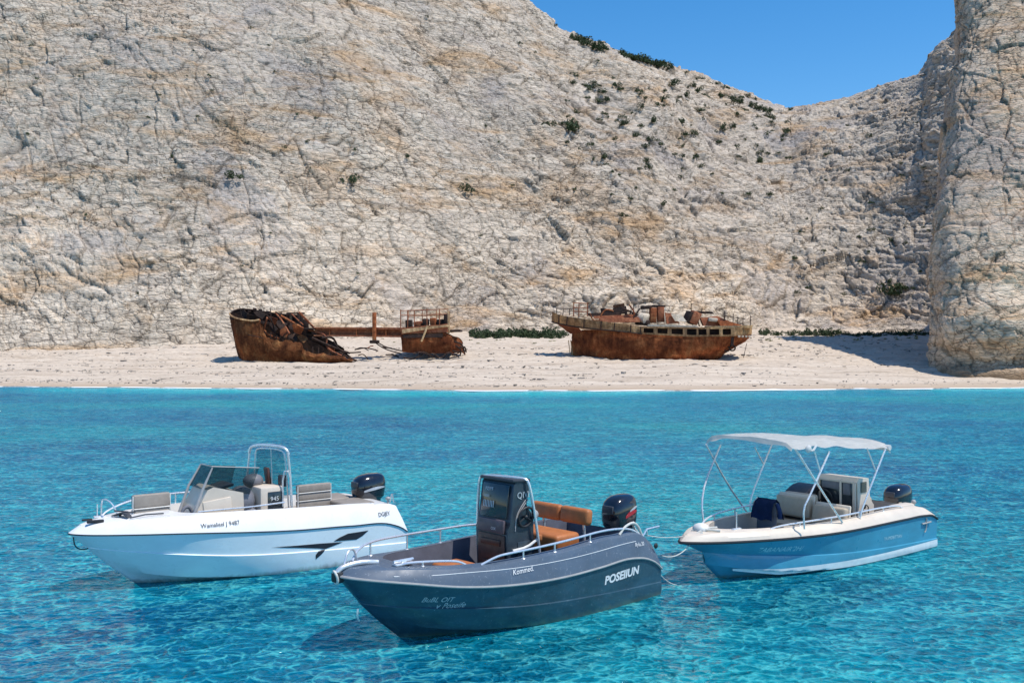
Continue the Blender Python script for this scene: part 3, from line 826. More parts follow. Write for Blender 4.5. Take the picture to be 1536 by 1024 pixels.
    mb = MB(); cushion(mb, (3.22, -.28, .73), (.5, .5, .12), None, .05); mb.build('bow_cushion', M['tan'], r)
    mb = MB(); mb.box((3.45, 0, .50), (.8, .9, .36), .04); mb.build('bow_locker', M['grey_liner'], r)
    # rails
    dz = lambda x: float(np.interp(x, H.deck_rows[3][:, 0], H.deck_rows[3][:, 2])); dy = lambda x: float(np.interp(x, H.deck_rows[3][:, 0], H.deck_rows[3][:, 1]))
    def rail(xs, hs, sg, name='hand_rail', posts=(), r0=.017, inn=0.05):
        q = MB(); pts = [(x, sg*(dy(x)-inn), dz(x)+h) for x, h in zip(xs, hs)]
        q.tube(pts, r0, 8, smooth=2)
        o = q.build(name, M['steel'], r)
        for x in posts:
            h = np.interp(-x, [-a for a in xs], hs)
            q = MB(); q.tube([(x, sg*(dy(x)-inn), dz(x)-.01), (x, sg*(dy(x)-inn), dz(x)+h)], r0*.85, 6); q.ball((x, sg*(dy(x)-inn), dz(x)), .035, (1, 1, .35))
            q.build('stanchion', M['steel'], o)
    rail([3.62, 3.36, 3.2, 2.6, 1.9, 1.2, .6, .35], [0, .09, .105, .115, .12, .12, .07, .0], 1, posts=(2.9, 2.3, 1.55), inn=.04)
    rail([5.0, 4.86, 4.5, 3.9, 3.2, 2.5, 1.9, 1.7], [0, .14, .20, .22, .21, .19, .12, 0], -1, posts=(4.55, 3.75, 3.05), inn=.05)
    rail([4.72, 4.62, 4.2, 3.9, 3.78], [0, .05, .07, .06, 0], 1, posts=(4.4,), inn=.14)
    # bow fittings
    zt = dz(5.2)
    mb = MB(); mb.tube([(4.86, .10, zt+.02), (5.10, .06, zt+.055), (5.38, .02, zt+.02), (5.44, 0, zt-.06)], .035, 10, smooth=2); mb.build('bow_roller', M['steel'], r)
    mb = MB(); mb.tube([(5.46, .07, .97), (5.49, .05, 1.06), (5.46, -.05, 1.06), (5.45, -.05, .93), (5.46, .05, .90)], .018, 8, smooth=2, closed=True); mb.build('bow_loop', M['rope'], r)
    mb = MB(); mb.box((5.42, 0, .98), (.12, .16, .14), .03); mb.build('bow_fender', M['black_rubber'], r)
    mb = MB()
    mb.box((4.62, .34, dz(4.62)+.03), (.30, .10, .03), .012); mb.tube([(4.46, .34, dz(4.6)+.075), (4.78, .34, dz(4.6)+.075)], .02, 8); mb.box((4.62, .34, dz(4.6)+.05), (.08, .05, .06), .01)
    mb.build('cleat', M['steel'], r)
    mb = MB(); mb.tube([(5.2, -.18, zt), (5.12, -.22, zt+.16), (4.98, -.28, zt+.16), (4.92, -.3, zt)], .014, 8, smooth=2); mb.build('bow_handle', M['steel'], r)
    mb = MB(); mb.tube([(5.12, .02, .52), (5.14, .03, .42), (5.10, .02, .36)], .014, 6, smooth=1); mb.build('towing_eye', M['steel'], r)
    # stern fittings
    mb = MB(); mb.tube([(.86, .86, dz(.8)), (.74, .86, dz(.8)+.11), (.50, .84, dz(.5)+.17), (.34, .82, dz(.3)+.14), (.22, .80, dz(.22)+.0)], .020, 8, smooth=2)
    mb.tube([(.50, .84, dz(.5)+.16), (.34, .70, dz(.3)+.13), (.12, .66, dz(.12)+.10)], .018, 8, smooth=1)
    mb.build('stern_loop', M['rope'], r)
    mb = MB(); mb.ball((.14, 1.0, .80), .045, (1, .5, 1)); mb.build('drain_cap', M['black_rubber'], r)
    mb = MB(); mb.tube([(.02, .62, .86), (-.1, .62, .98), (-.42, .62, .99)], .014, 6); mb.tube([(-.1, .62, .98), (-.12, .62, .86)], .012, 6); mb.build('boarding_handle', M['steel'], r)
    outboard(r, -.14, .88, 1.47, .62, .46, stripe='red')
    return r, H

# ------------------------------------------------------------------ white boat
def white_boat():
    r = place('motorboat', (-2.604, 19.616, 0.671))
    tag(r, 'white motorboat with pale blue hull, black swooshes and a steel windscreen arch', 'boat', 'motorboats on the bay')
    H = Hull(5.785, 4.73, 1.06, ([0, .1, .34, 1.2, 2.24, 4.5, 5.3, 5.785], [.45, .52, .62, .70, .745, .90, .93, .94]),
             ([.1, .25, .6, 2.2, 3.5, 4.5, 5.2, 5.7], [.90, .955, .99, 1.07, 1.12, 1.13, 1.10, 1.04]), 0.15, 0.13, 0.62, 4.20, 0.36, strake=0.60, rake=0.16, tip_in=0.16, q=.62, cb=.93, cp=2.2, cq=.76)
    H.build(r, M['white_hull'], M['white_deck'], M['white_deck'], M['black_letters'], 0.011)
    sy = H.side_y
    lettering('hull_lettering', 'Wamalitel J 9487', 3.95, .955, .095, sy, M['black_letters'], r, 0.0, 0.05, 0.98, off=.014)
    lettering('stern_lettering', 'DGJEY', .63, .80, .10, sy, M['black_letters'], r, 0.0, 0.1, 0.95, off=.014)
    sw = [[(1.58, .465), (1.46, .52), (1.29, .57), (.86, .575), (.99, .49), (1.11, .44)],
          [(2.75, .50), (2.3, .478), (1.87, .46), (1.39, .43), (1.73, .35), (1.87, .375), (2.3, .44)],
          [(1.93, .19), (1.935, .27), (1.88, .335), (1.74, .345), (1.82, .27)]]
    for poly in sw:
        bm = bmesh.new()
        f = bm.faces.new([bm.verts.new((x, 0, z)) for x, z in poly])
        bmesh.ops.triangulate(bm, faces=[f]); bmesh.ops.subdivide_edges(bm, edges=bm.edges, cuts=4, use_grid_fill=True)
        for v in bm.verts: v.co.y = sy(v.co.x, v.co.z)+0.006
        me = bpy.data.meshes.new('swoosh_decal'); bm.to_mesh(me); bm.free(); me.materials.append(M['black_letters'])
        o = bpy.data.objects.new('swoosh_decal', me); C.objects.link(o); o.parent = r
    # console
    mb = MB()
    poly = [(3.92, .36), (3.90, 1.06), (3.66, 1.50), (3.56, 1.54), (3.02, 1.40), (2.98, .36)]
    mb.prism([Vector((x, -.24, z)) for x, z in poly], (0, .69, 0)); con = mb.build('console', M['cream'], r, bevel=.04)
    mb = MB(); mb.box((3.48, .455, 1.12), (.5, .03, .42), .02, rotm('Y', 6)); mb.build('side_moulding', M['cream'], con)
    for y in (-.19, .46):
        mb = MB(); mb.tube([(3.93, y, 1.02), (3.75, y, 1.52), (3.58 if y > 0 else 3.53, y, 1.88)], .034, 8, r2=.014); mb.build('windscreen_post', M['silver_rail'], r)
    g = MB()
    g.loft([[Vector((3.74, -.18, 1.52)), Vector((3.74, .45, 1.52))], [Vector((3.53, -.16, 1.87)), Vector((3.58, .43, 1.89))]], closed=False)
    g.loft([[Vector((3.74, .45, 1.52)), Vector((2.90, .45, 1.36))], [Vector((3.58, .43, 1.89)), Vector((2.72, .43, 1.80))]], closed=False)
    g.loft([[Vector((3.74, -.18, 1.52)), Vector((2.95, -.30, 1.40))], [Vector((3.53, -.16, 1.87)), Vector((2.85, -.28, 1.79))]], closed=False)
    bmesh.ops.solidify(g.bm, geom=g.bm.faces, thickness=0.008)
    ws = g.build('windscreen', M['smoke_glass'], r, smooth=False)
    mb = MB(); mb.tube([(3.53, -.17, 1.875), (3.58, .43, 1.895), (2.72, .43, 1.805)], .012, 6); mb.build('windscreen_trim', M['silver_rail'], ws)
    mb = MB(); mb.box((3.32, .05, 1.49), (.4, .5, .05), .02, rotm('Y', 13)); mb.build('dashboard', M['dark_grey'], con)
    mb = MB(); mb.tube([(3.86, .52, 1.16), (3.4, .53, 1.16), (2.9, .53, 1.15), (2.28, .53, 1.17)], .014, 6, smooth=1); mb.build('side_handrail', M['steel'], r)
    # helm seat under a grey cover, then the tall pod
    mb = MB(); mb.ball((2.95, .18, 1.22), .27, (.9, .9, 1)); mb.box((2.92, .15, .75), (.4, .5, .7), .08); mb.build('helm_seat', M['mid_grey'], r)
    mb = MB(); mb.box((2.46, .02, .92), (.46, .80, 1.06), .05); pod = mb.build('seat_pod', M['cream'], r)
    mb = MB(); mb.box((2.40, .425, 1.10), (.30, .02, .52), .008); mb.build('pod_panel', M['vinyl_window'], pod)
    flat_text('panel_lettering', '945', (2.51, .438, 1.20), (-1, 0, 0), (0, 0, 1), .11, M['white_letters'], pod, (0, 1, 0))
    mb = MB(); mb.ball((2.62, -.05, 1.52), .16, (1.2, 1, .8)); mb.build('seat_headrest', M['mid_grey'], pod)
    mb = MB(); mb.box((2.36, .0, 1.56), (.06, .18, .38), .025, rotm('Y', 8)); mb.build('lifejacket_holder', M['console_brown'], pod)
    mb = MB(); mb.box((2.22, .30, 1.52), (.12, .14, .22), .03); mb.build('storage_box', M['dark_grey'], pod)
    # windscreen arch
    for y in (.42, -.46):
        q = MB()
        q.tube([(2.58, y, .95), (2.56, y, 1.5), (2.50, y, 2.08)], .022, 8) if y < 0 else q.tube([(2.08, y, .95), (2.12, y, 1.6), (2.17, y, 2.07)], .024, 8)
        if y < 0: pass
        q.build('arch_post', M['steel'], r)
    mb = MB(); mb.tube([(2.52, -.46, 1.98), (2.48, -.42, 2.14), (2.20, .38, 2.15), (2.15, .42, 2.00)], .026, 8, smooth=2); mb.build('arch_hoop', M['steel'], r)
    mb = MB(); mb.tube([(2.46, -.38, 1.0), (2.44, -.38, 1.98), (2.40, -.34, 2.08), (2.24, .30, 2.09), (2.18, .36, 1.98), (2.12, .36, 1.0)], .014, 8, smooth=2); mb.tube([(2.32, .05, 2.08), (2.30, .05, 1.35)], .010, 6); mb.build('arch_inner_frame', M['steel'], r)
    g = MB(); g.loft([[Vector((2.45, -.36, 1.2)), Vector((2.14, .34, 1.2))], [Vector((2.42, -.34, 2.06)), Vector((2.20, .32, 2.07))]], closed=False)
    bmesh.ops.solidify(g.bm, geom=g.bm.faces, thickness=.006); g.build('arch_screen', M['clear_glass'], r, smooth=False)
    mb = MB(); mb.tube([(2.28, .45, 1.08), (2.28, .45, 1.70), (2.14, .45, 1.72), (2.12, .45, 1.08)], .016, 6, smooth=1); mb.build('side_frame', M['steel'], r)
    # bow bench and aft bench backrests, three padded panels each
    for nm, x0, x1, z0, z1, y in (('bow_backrest', 4.16, 4.78, 1.0, 1.47, 0.0), ('aft_backrest', 1.10, 1.78, .92, 1.37, .0)):
        n = 3 if nm == 'aft_backrest' else 2
        mb = MB(); h = (z1-z0)/n
        for i in range(n): cushion(mb, ((x0+x1)/2, y, z0+h*(i+.5)), (x1-x0, .13, h*.97), rotm('X', 6), .03)
        b = mb.build(nm, M['taupe'], r)
        mb = MB()
        for i in range(1, n): mb.tube([(x0+.01, y+.068, z0+h*i), (x1-.01, y+.068, z0+h*i)], .009, 6)
        mb.tube([(x1, y+.05, z0-.02), (x1, y+.04, z1-.02)], .012, 6); mb.tube([(x0, y+.05, z0-.02), (x0, y+.04, z1-.02)], .012, 6)
        mb.build('piping', M['piping'], b)
    mb = MB(); cushion(mb, (4.45, .0, .93), (.7, .5, .14), None, .04); mb.build('bow_seat', M['beige_vinyl'], r)
    mb = MB(); cushion(mb, (1.40, .0, .82), (.8, 1.1, .16), None, .05); mb.build('aft_seat', M['beige_vinyl'], r)
    mb = MB(); mb.box((1.40, 0, .56), (.75, 1.05, .4), .03); mb.build('aft_seat_base', M['white_deck'], r)
    mb = MB(); cushion(mb, (.82, .35, .97), (.62, .7, .13), None, .05); cushion(mb, (.82, -.40, .97), (.62, .7, .13), None, .05); mb.build('sun_pad', M['taupe'], r)
    mb = MB(); mb.tube([(4.05, .28, 1.02), (4.03, .28, 1.20), (3.92, .28, 1.24), (3.86, .28, 1.10)], .03, 8, smooth=2); mb.build('hose', M['mid_grey'], r)
    dz = lambda x: float(np.interp(x, H.deck_rows[3][:, 0], H.deck_rows[3][:, 2])); dy = lambda x: float(np.interp(x, H.deck_rows[3][:, 0], H.deck_rows[3][:, 1]))
    # bow rail on the far side and the pulpit hoop
    q = MB(); q.tube([(x, -(dy(x)-.06), dz(x)+h) for x, h in ((5.2, 0), (5.08, .08), (4.7, .16), (4.3, .19), (3.6, .19), (3.1, .17), (2.95, 0))], .015, 8, smooth=2)
    o = q.build('hand_rail', M['steel'], r)
    for x in (4.55, 3.8):
        q = MB(); q.tube([(x, -(dy(x)-.06), dz(x)-.01), (x, -(dy(x)-.06), dz(x)+.18)], .012, 6); q.build('stanchion', M['steel'], o)
    q = MB(); q.tube([(5.22, -.20, dz(5.2)), (5.22, -.20, 1.38), (5.20, -.12, 1.44), (5.10, .02, 1.36), (5.02, .08, dz(5.0))], .013, 8, smooth=2)
    q.tube([(5.28, -.22, dz(5.2)), (5.28, -.22, 1.34)], .010, 6); q.box((5.26, -.21, dz(5.2)+.02), (.16, .08, .03), .01); q.build('bow_hoop', M['steel'], r)
    q = MB(); q.tube([(4.95, .42, dz(4.9)+.03), (4.7, .40, dz(4.7)+.05), (4.40, .42, dz(4.4)+.035)], .012, 6); q.build('deck_rail', M['dark_grey'], r)
    q = MB(); q.box((5.42, .18, dz(5.4)+.035), (.26, .07, .05), .018, rotm('Z', -14)); q.box((5.46, -.14, dz(5.45)+.03), (.16, .05, .03), .01); q.build('bow_chock', M['black_rubber'], r)
    q = MB(); q.tube([(5.72, .03, .90), (5.70, .05, .72), (5.56, .06, .66), (5.46, .05, .70)], .010, 6, smooth=2); q.build('bow_line_loop', M['black_rubber'], r)
    q = MB(); q.tube([(.30, .80, dz(.3)), (.30, .80, dz(.3)+.09)], .022, 8); q.ball((.30, .80, dz(.3)+.10), .05, (1, 1, .7)); q.build('stern_light', M['silver_rail'], r)
    q = MB(); q.tube([(.10, .55, .95), (.06, .55, 1.16), (.02, .55, .95)], .012, 6, smooth=1); q.build('stern_handle', M['steel'], r)
    outboard(r, .26, .95, 1.46, .66, .46, stripe='silver')
    return r, H

# ------------------------------------------------------------------ blue boat
def blue_boat():
    r = place('motorboat', (7.776, 20.382, 0.668))
    tag(r, 'blue motorboat with cream deck under a white bimini canopy', 'boat', 'motorboats on the bay')
    H = Hull(6.36, 5.44, 1.02, ([0, .15, .5, 1.2, 3.38, 5.4, 6.36], [.55, .62, .665, .675, .665, .70, .715]),
             ([.1, .3, .7, 3.3, 5.4, 5.9, 6.2], [.69, .77, .81, .80, .835, .84, .81]), 0.10, 0.15, .45, 5.55, 0.24, strake=0.41, rake=.12, p=2.4, q=.74, cb=.95, cp=2.4, cq=.72, ct=.28)
    H.build(r, M['blue_hull'], M['cream'], M['cream_grey'], M['black_rubber'], 0.024)
    sy = H.side_y
    # boot stripe above the waterline
    mb = MB()
    xs = np.linspace(5.40, .0, 60); rows = []
    zl = lambda x: np.interp(x, [0, 3, 4.6, 5.4], [.015, .02, .05, .17]); zh = lambda x: np.interp(x, [0, 3, 4.6, 5.4], [.15, .135, .15, .205])
    for x in xs: rows.append([Vector((x, sy(x, z)+.005, z)) for z in np.linspace(zl(x), zh(x), 6)])
    mb.loft(rows, closed=False); mb.build('boot_stripe', M['boot'], r)
    mb = MB(); rows = [[Vector((v.x, -v.y, v.z)) for v in q] for q in rows]; mb.loft(rows, closed=False); mb.build('boot_stripe', M['boot'], r)
    lettering('hull_lettering', "ZABANAIR'2H/", 5.06, .47, .125, sy, M['pale_letters'], r, -.045, .25, 1.12)
    lettering('stern_lettering', 'YA.IMDEITTIAN', 1.95, .37, .085, sy, M['pale_letters'], r, -.03, .12, 1.05)
    # console: frame, dark open face, side windows
    mb = MB()
    poly = [(1.86, .26), (1.90, 1.36), (1.84, 1.44), (1.52, 1.42), (1.46, 1.0), (1.34, .9), (1.32, .26)]
    mb.prism([Vector((x, -.44, z)) for x, z in poly], (0, .86, 0)); con = mb.build('console', M['cream'], r, bevel=.03)
    mb = MB(); mb.box((1.895, -.02, .86), (.03, .72, .98), .01); mb.build('console_face', M['vinyl_window'], con)
    mb = MB(); mb.box((1.915, -.14, 1.27), (.02, .40, .14), .006); mb.box((1.915, .20, 1.22), (.02, .16, .22), .006); mb.build('instrument_panel', M['mid_grey'], con)
    mb = MB(); mb.box((1.93, .08, .95), (.03, .045, .9), .012); mb.box((1.925, -.02, 1.36), (.03, .78, .045), .012); mb.box((1.925, .37, .85), (.03, .07, 1.0), .012); mb.box((1.925, -.41, .9), (.03, .05, .95), .012); mb.build('console_frame', M['cream'], con)
    mb = MB(); mb.box((1.70, .425, 1.26), (.19, .02, .20), .006); mb.build('side_window', M['smoke_glass'], con)
    mb = MB(); mb.tube([(1.80, .46, .86), (1.62, .47, .95), (1.60, .47, .70)], .012, 6, smooth=1); mb.ball((1.72, .46, .90), .045, (1, .5, 1)); mb.build('side_latch', M['black_rubber'], con)
    # helm seat shell, dark and rounded, beside the console
    mb = MB()
    arc = [(2.55, .62), (2.50, .92), (2.36, 1.12), (2.14, 1.22), (1.94, 1.24), (1.94, .62)]
    mb.prism([Vector((x, -.86, z)) for x, z in arc], (0, .46, 0)); hs_ = mb.build('helm_hood', M['dark_grey'], r, bevel=.05)
    mb = MB(); mb.tube([(2.52, -.38, .92), (2.36, -.38, 1.12), (2.14, -.38, 1.21), (1.95, -.38, 1.23)], .025, 8, smooth=2); mb.build('hood_trim', M['mauve_panel'], hs_)
    mb = MB(); cc = Vector((2.02, -.22, 1.02))
    mb.tube([cc+Vector((.05*math.sin(a), .17*math.cos(a), .17*math.sin(a))) for a in np.linspace(0, 2*math.pi, 25)[:-1]], .017, 8, closed=True)
    for a in (90, 210, 330): mb.tube([cc, cc+Vector((.05*math.sin(R(a)), .16*math.cos(R(a)), .16*math.sin(R(a))))], .012, 6)
    mb.build('steering_wheel', M['black_rubber'], r)
    # two forward-facing seats
    for y0, y1, zt in ((-.78, -.02, 1.09), (.04, .74, 1.0)):
        y = (y0+y1)/2; w = y1-y0
        mb = MB(); cushion(mb, (2.74, y, zt-.19), (.14, w, .38), rotm('Y', -8), .045); b = mb.build('seat_backrest', M['beige_vinyl'], r)
        mb = MB(); mb.box((2.66, y, zt-.18), (.05, w+.04, .44), .02, rotm('Y', -8)); mb.build('backrest_shell', M['cream'], b)
        mb = MB(); cushion(mb, (3.0, y, .60), (.48, w, .12), None, .045); b = mb.build('seat_cushion', M['beige_vinyl'], r)
        mb = MB(); mb.box((2.98, y, .40), (.42, w-.05, .32), .02); mb.build('seat_base', M['cream_grey'], b)
    mb = MB(); cushion(mb, (2.52, -.42, 1.05), (.22, .7, .16), None, .05); mb.build('headrest', M['beige_vinyl'], r)
    # chair that carries the blue cloth
    mb = MB(); mb.box((3.74, -.26, .84), (.08, .42, .55), .04, rotm('Y', -6)); ch = mb.build('folding_seat', M['mid_grey'], r)
    mb = MB(); mb.box((3.95, -.26, .52), (.44, .50, .08), .03); mb.box((3.78, -.26, .38), (.08, .44, .3), .02); mb.build('seat_pan', M['mid_grey'], ch)
    mb = MB(); mb.tube([(3.42, -.86, .95), (3.55, -.62, 1.12), (3.72, -.5, 1.14)], .014, 6, smooth=1); mb.build('seat_stay', M['steel'], ch)
    mb = MB(); mb.box((4.22, -.36, .42), (.22, .36, .34), .02); mb.build('bow_step', M['cream'], r)
    # stern bench
    mb = MB(); cushion(mb, (.95, -.42, .80), (.30, 1.0, .28), rotm('Y', 14), .06); cushion(mb, (1.15, -.35, .62), (.5, 1.0, .14), None, .05); mb.build('stern_bench', M['beige_vinyl'], r)
    mb = MB(); mb.prism([(0.34, -.86, .80), (.34, -.86, .93), (.6, -.86, 1.02), (1.15, -.86, 1.0), (1.2, -.86, .80)], (0, .10, 0)); mb.build('stern_coaming', M['cream'], r, bevel=.03)
    mb = MB(); mb.box((.66, .60, .80), (.60, .24, .12), .05); mb.build('stern_locker', M['cream'], r)
    dz = lambda x: float(np.interp(x, H.deck_rows[3][:, 0], H.deck_rows[3][:, 2])); dy = lambda x: float(np.interp(x, H.deck_rows[3][:, 0], H.deck_rows[3][:, 1]))
    def rail(xs, hs, sg, posts, inn=.05):
        q = MB(); q.tube([(x, sg*(dy(x)-inn), dz(x)+h) for x, h in zip(xs, hs)], .016, 8, smooth=2); o = q.build('hand_rail', M['steel'], r)
        for x in posts:
            h = np.interp(-x, [-a for a in xs], hs); q = MB(); q.tube([(x, sg*(dy(x)-inn), dz(x)-.01), (x, sg*(dy(x)-inn), dz(x)+h)], .013, 6); q.ball((x, sg*(dy(x)-inn), dz(x)), .03, (1, 1, .35)); q.build('stanchion', M['steel'], o)
    rail([4.75, 4.6, 4.3, 3.6, 2.8, 2.0, 1.2, 1.0], [0, .035, .06, .085, .09, .09, .07, 0], 1, (4.1, 3.3, 2.5, 1.7))
    rail([5.35, 5.2, 4.8, 4.2, 3.5, 2.9, 2.7], [0, .07, .11, .13, .14, .13, 0], -1, (4.85, 4.1, 3.4))
    q = MB(); q.tube([(5.3, .30, dz(5.3)), (5.3, .30, dz(5.3)+.30)], .012, 6); q.box((5.3, .30, dz(5.3)+.015), (.2, .06, .03), .01); q.build('flag_post', M['steel'], r)
    q = MB(); q.tube([(4.55+.17*math.cos(a), dy(4.55)-.10+.045*math.sin(a), dz(4.55)+.02) for a in np.linspace(0, 2*math.pi, 20)[:-1]], .008, 6, closed=True); q.build('rope_loop', M['black_rubber'], r)
    # bow bollard wrapped with rope
    q = MB(); q.ball((5.86, 0, dz(5.8)+.03), .13, (1.1, 1.1, .75)); q.build('bow_fender', M['piping'], r)
    q = MB()
    q.tube([(5.68, .20, dz(5.7)+.06), (5.85, .10, dz(5.8)+.05), (6.06, .07, .84), (6.12, .05, .74)], .020, 7, smooth=2)
    q.tube([(6.0, -.08, .86), (5.9, .12, .90), (5.72, .30, .88)], .018, 7, smooth=2); q.tube([(5.98, .14, .86), (6.1, .10, .78), (6.16, .05, .66)], .02, 7, smooth=2); q.build('bow_lashing', M['rope'], r)
    q = MB(); q.tube([(.22, .60, dz(.22)), (.22, .60, dz(.22)+.07)], .02, 8); q.ball((.22, .6, dz(.22)+.1), .05); q.build('stern_light', M['silver_rail'], r)
    q = MB(); q.tube([(.62, sy(.62, .50)+.02, .52), (.30, sy(.30, .52)+.03, .53)], .016, 6); q.tube([(.46, sy(.46, .6)+.02, .62), (.47, sy(.47, .4)+.03, .40), (.53, sy(.5, .36)+.03, .35)], .012, 6, smooth=1); q.build('stern_hook', M['silver_rail'], r)
    outboard(r, -.22, .62, 1.10, .66, .44, stripe='none')
    # bimini: canvas, three bows and their braces
    nx, ny = 34, 17
    tops = curve1([1.62, 2.2, 2.75, 3.2, 3.55, 4.1, 4.62], [2.12, 2.16, 2.19, 2.26, 2.28, 2.31, 2.30])
    rows = []
    for x in np.linspace(1.62, 4.62, nx):
        row_ = []
        for i in range(ny):
            y = -1+2*i/(ny-1); yy = y*(.93+.02*math.sin(x*2))
            drop = 0.15*abs(y)**6+0.03*y*y
            hang = 0.0
            if abs(y) > .93: hang = .05+.015*math.sin(x*9)
            sag = -0.035*math.sin((x-1.62)/(4.62-1.62)*math.pi*3)**2*(1-y*y)+.008*math.sin(x*11+y*7)
            row_.append(Vector((x, yy, float(tops(x))+0.06+sag-drop*.55-hang)))
        rows.append(row_)
    front = [Vector((v.x+.03, v.y, v.z-.07-.02*math.sin(v.y*5))) for v in rows[-1]]; aft = [Vector((v.x-.02, v.y, v.z-.08)) for v in rows[0]]
    mb = MB(); mb.loft([aft]+rows+[front], closed=False)
    bmesh.ops.solidify(mb.bm, geom=mb.bm.faces, thickness=.012)
    cn = mb.build('bimini_canvas', M['canvas'], r, angle=50)
    mb = MB(); mb.tube([(1.62, -.90, 2.04), (1.62, .93, 2.05)], .055, 10); mb.build('canvas_roll', M['canvas'], cn)
    mb = MB(); mb.ball((4.22, .97, 2.20), .07, (1, .6, 1)); mb.tube([(4.25, .97, 2.22), (4.15, 1.0, 2.15), (4.0, .98, 2.26)], .02, 6, smooth=1); mb.build('canvas_tie', M['canvas'], cn)
    def pole(pts, r0=.016, nm='canopy_pole'):
        q = MB(); q.tube(pts, r0, 8, smooth=1); q.build(nm, M['steel'], r)
    pole([(4.24, .90, dz(4.24)), (4.27, .90, 1.18), (4.10, .90, 1.36), (3.47, .88, 2.10)])
    pole([(3.12, .90, dz(3.1)), (3.9, .90, 1.6), (4.50, .90, 2.22)], .018)
    pole([(2.56, .90, dz(2.5)), (2.50, .90, 1.0), (1.71, .90, 2.05)])
    pole([(2.05, .90, 1.65), (2.34, .90, 2.09)], .012, 'canopy_brace')
    pole([(3.76, .89, 1.76), (3.95, .89, 2.16)], .012, 'canopy_brace')
    pole([(5.08, -.62, dz(5.08)), (5.08, -.66, 1.15), (4.85, -.78, 1.5), (4.27, -.90, 2.12)])
    pole([(3.53, -.90, dz(3.5)), (4.1, -.90, 1.4), (4.69, -.90, 2.16)], .018)
    pole([(3.42, -.90, dz(3.4)), (3.42, -.90, 1.0), (3.25, -.90, 1.3), (2.74, -.90, 2.05)])
    pole([(3.02, -.90, 1.68), (3.28, -.90, 2.02)], .012, 'canopy_brace')
    return r, H

GB, GH = grey_boat()
WB, WH = white_boat()
BB, BH = blue_boat()

def boat_world(b, p):
    a = b.rotation_euler[2]; x, y, z = p
    return Vector((b.location.x+x*math.cos(a)-y*math.sin(a), b.location.y+x*math.sin(a)+y*math.cos(a), z))

# blue cloth over the seat back of the blue boat
def cloth():
    o = empty('jacket', boat_world(BB, (3.74, -.26, .80)), BB.rotation_euler[2])
    rows = []
    for i in range(13):
        t = i/12; a = (t-0.5)*2
        z = .345+.02*math.cos(a*2)-abs(a)**1.5*.34
        x = -a*0.13-(.05 if abs(a) > .2 else 0)*math.copysign(1, a)
        w = .21+.02*abs(a)
        rows.append([Vector((x+.018*math.sin(k*1.3+i), -w+2*w*k/9, z+.02*math.sin(k*1.1+i*.6)*abs(a))) for k in range(10)])
    mb = MB(); mb.loft(rows, closed=False); bmesh.ops.solidify(mb.bm, geom=mb.bm.faces, thickness=.018)
    c = mb.build('draped_body', M['navy_cloth'], o, angle=70)
    mb = MB(); mb.tube([(-.02, .20, .28), (-.02, .27, .16), (.0, .28, .02)], .04, 8, smooth=1); mb.build('sleeve', M['navy_cloth'], o)
    tag(o, 'navy blue jacket draped over a seat back in the blue boat', 'jacket')
cloth()

def anchor():
    o = empty('anchor', boat_world(WB, (4.88, .12, 1.13)), WB.rotation_euler[2]+.5)
    q = MB(); q.tube([(-.30, 0, .05), (.16, 0, .09)], .014, 6); q.build('shank', M['dark_grey'], o)
    for sg in (1, -1):
        q = MB(); q.prism([(.02, sg*.02, .07), (.17, sg*.02, .08), (.20, sg*.17, .03), (.05, sg*.12, .02)], (0, 0, .018)); q.build('fluke', M['dark_grey'], o)
    q = MB(); q.tube([(.16, -.15, .12), (.16, .15, .12)], .012, 6); q.build('stock', M['dark_grey'], o)
    tag(o, 'small folding anchor lying on the foredeck of the white boat', 'anchor')
anchor()

def rope(a, b, sag, label):
    pts = [a.lerp(b, t)-Vector((0, 0, sag*4*t*(1-t))) for t in np.linspace(0, 1, 14)]
    q = MB(); q.tube(pts, .008, 6); tag(q.build('mooring_rope', M['rope']), label, 'rope', 'mooring ropes between the boats')
rope(boat_world(GB, (-.05, .55, .90)), boat_world(BB, (6.10, -.05, .80)), .05, 'upper pale rope from the grey boat to the bow of the blue boat')
rope(boat_world(GB, (-.02, 1.0, .62)), boat_world(BB, (6.14, .05, .70)), .10, 'lower sagging rope from the grey boat stern to the blue bow')
rope(boat_world(GB, (-.02, .95, .32)), boat_world(GB, (-.9, .7, -.04)), .06, 'short rope trailing into the water behind the grey stern')

# ------------------------------------------------------------------ the wreck on the beach
def rust_mat(name, dark, mid, light, sc=0.8, streak=True):
    k = NT(name); v = k.coord()
    n = k.noise(v, sc, 8, 0.68, 0.6)
    c = k.ramp(n, [(0.30, dark), (0.50, mid), (0.70, light)])
    if streak:
        s_ = k.ramp(k.noise(k.coord(scale=(2.6, 2.6, 0.28)), 1.3, 6, 0.7), [(0.42, (0.42, 0.36, 0.33)), (0.60, (1.15, 1.1, 1.05))])
        c = k.mix(0.55, c, s_, 'MULTIPLY')
        big = k.ramp(k.noise(v, 0.45, 4, 0.6), [(0.42, (0.62, 0.55, 0.55)), (0.6, (1.25, 1.2, 1.1))])
        c = k.mix(0.8, c, big, 'MULTIPLY')
    f = k.ramp(k.noise(v, 5, 6, 0.75), [(0.35, (0.55, 0.5, 0.48)), (0.6, (1.1, 1.1, 1.1))])
    c = k.mix(0.7, c, f, 'MULTIPLY')
    nm = k.bump(k.noise(v, 3.5, 7, 0.7), 0.7, 0.08)
    return k.done(k.bsdf(c, 0.85, 0, nm, 0.25))
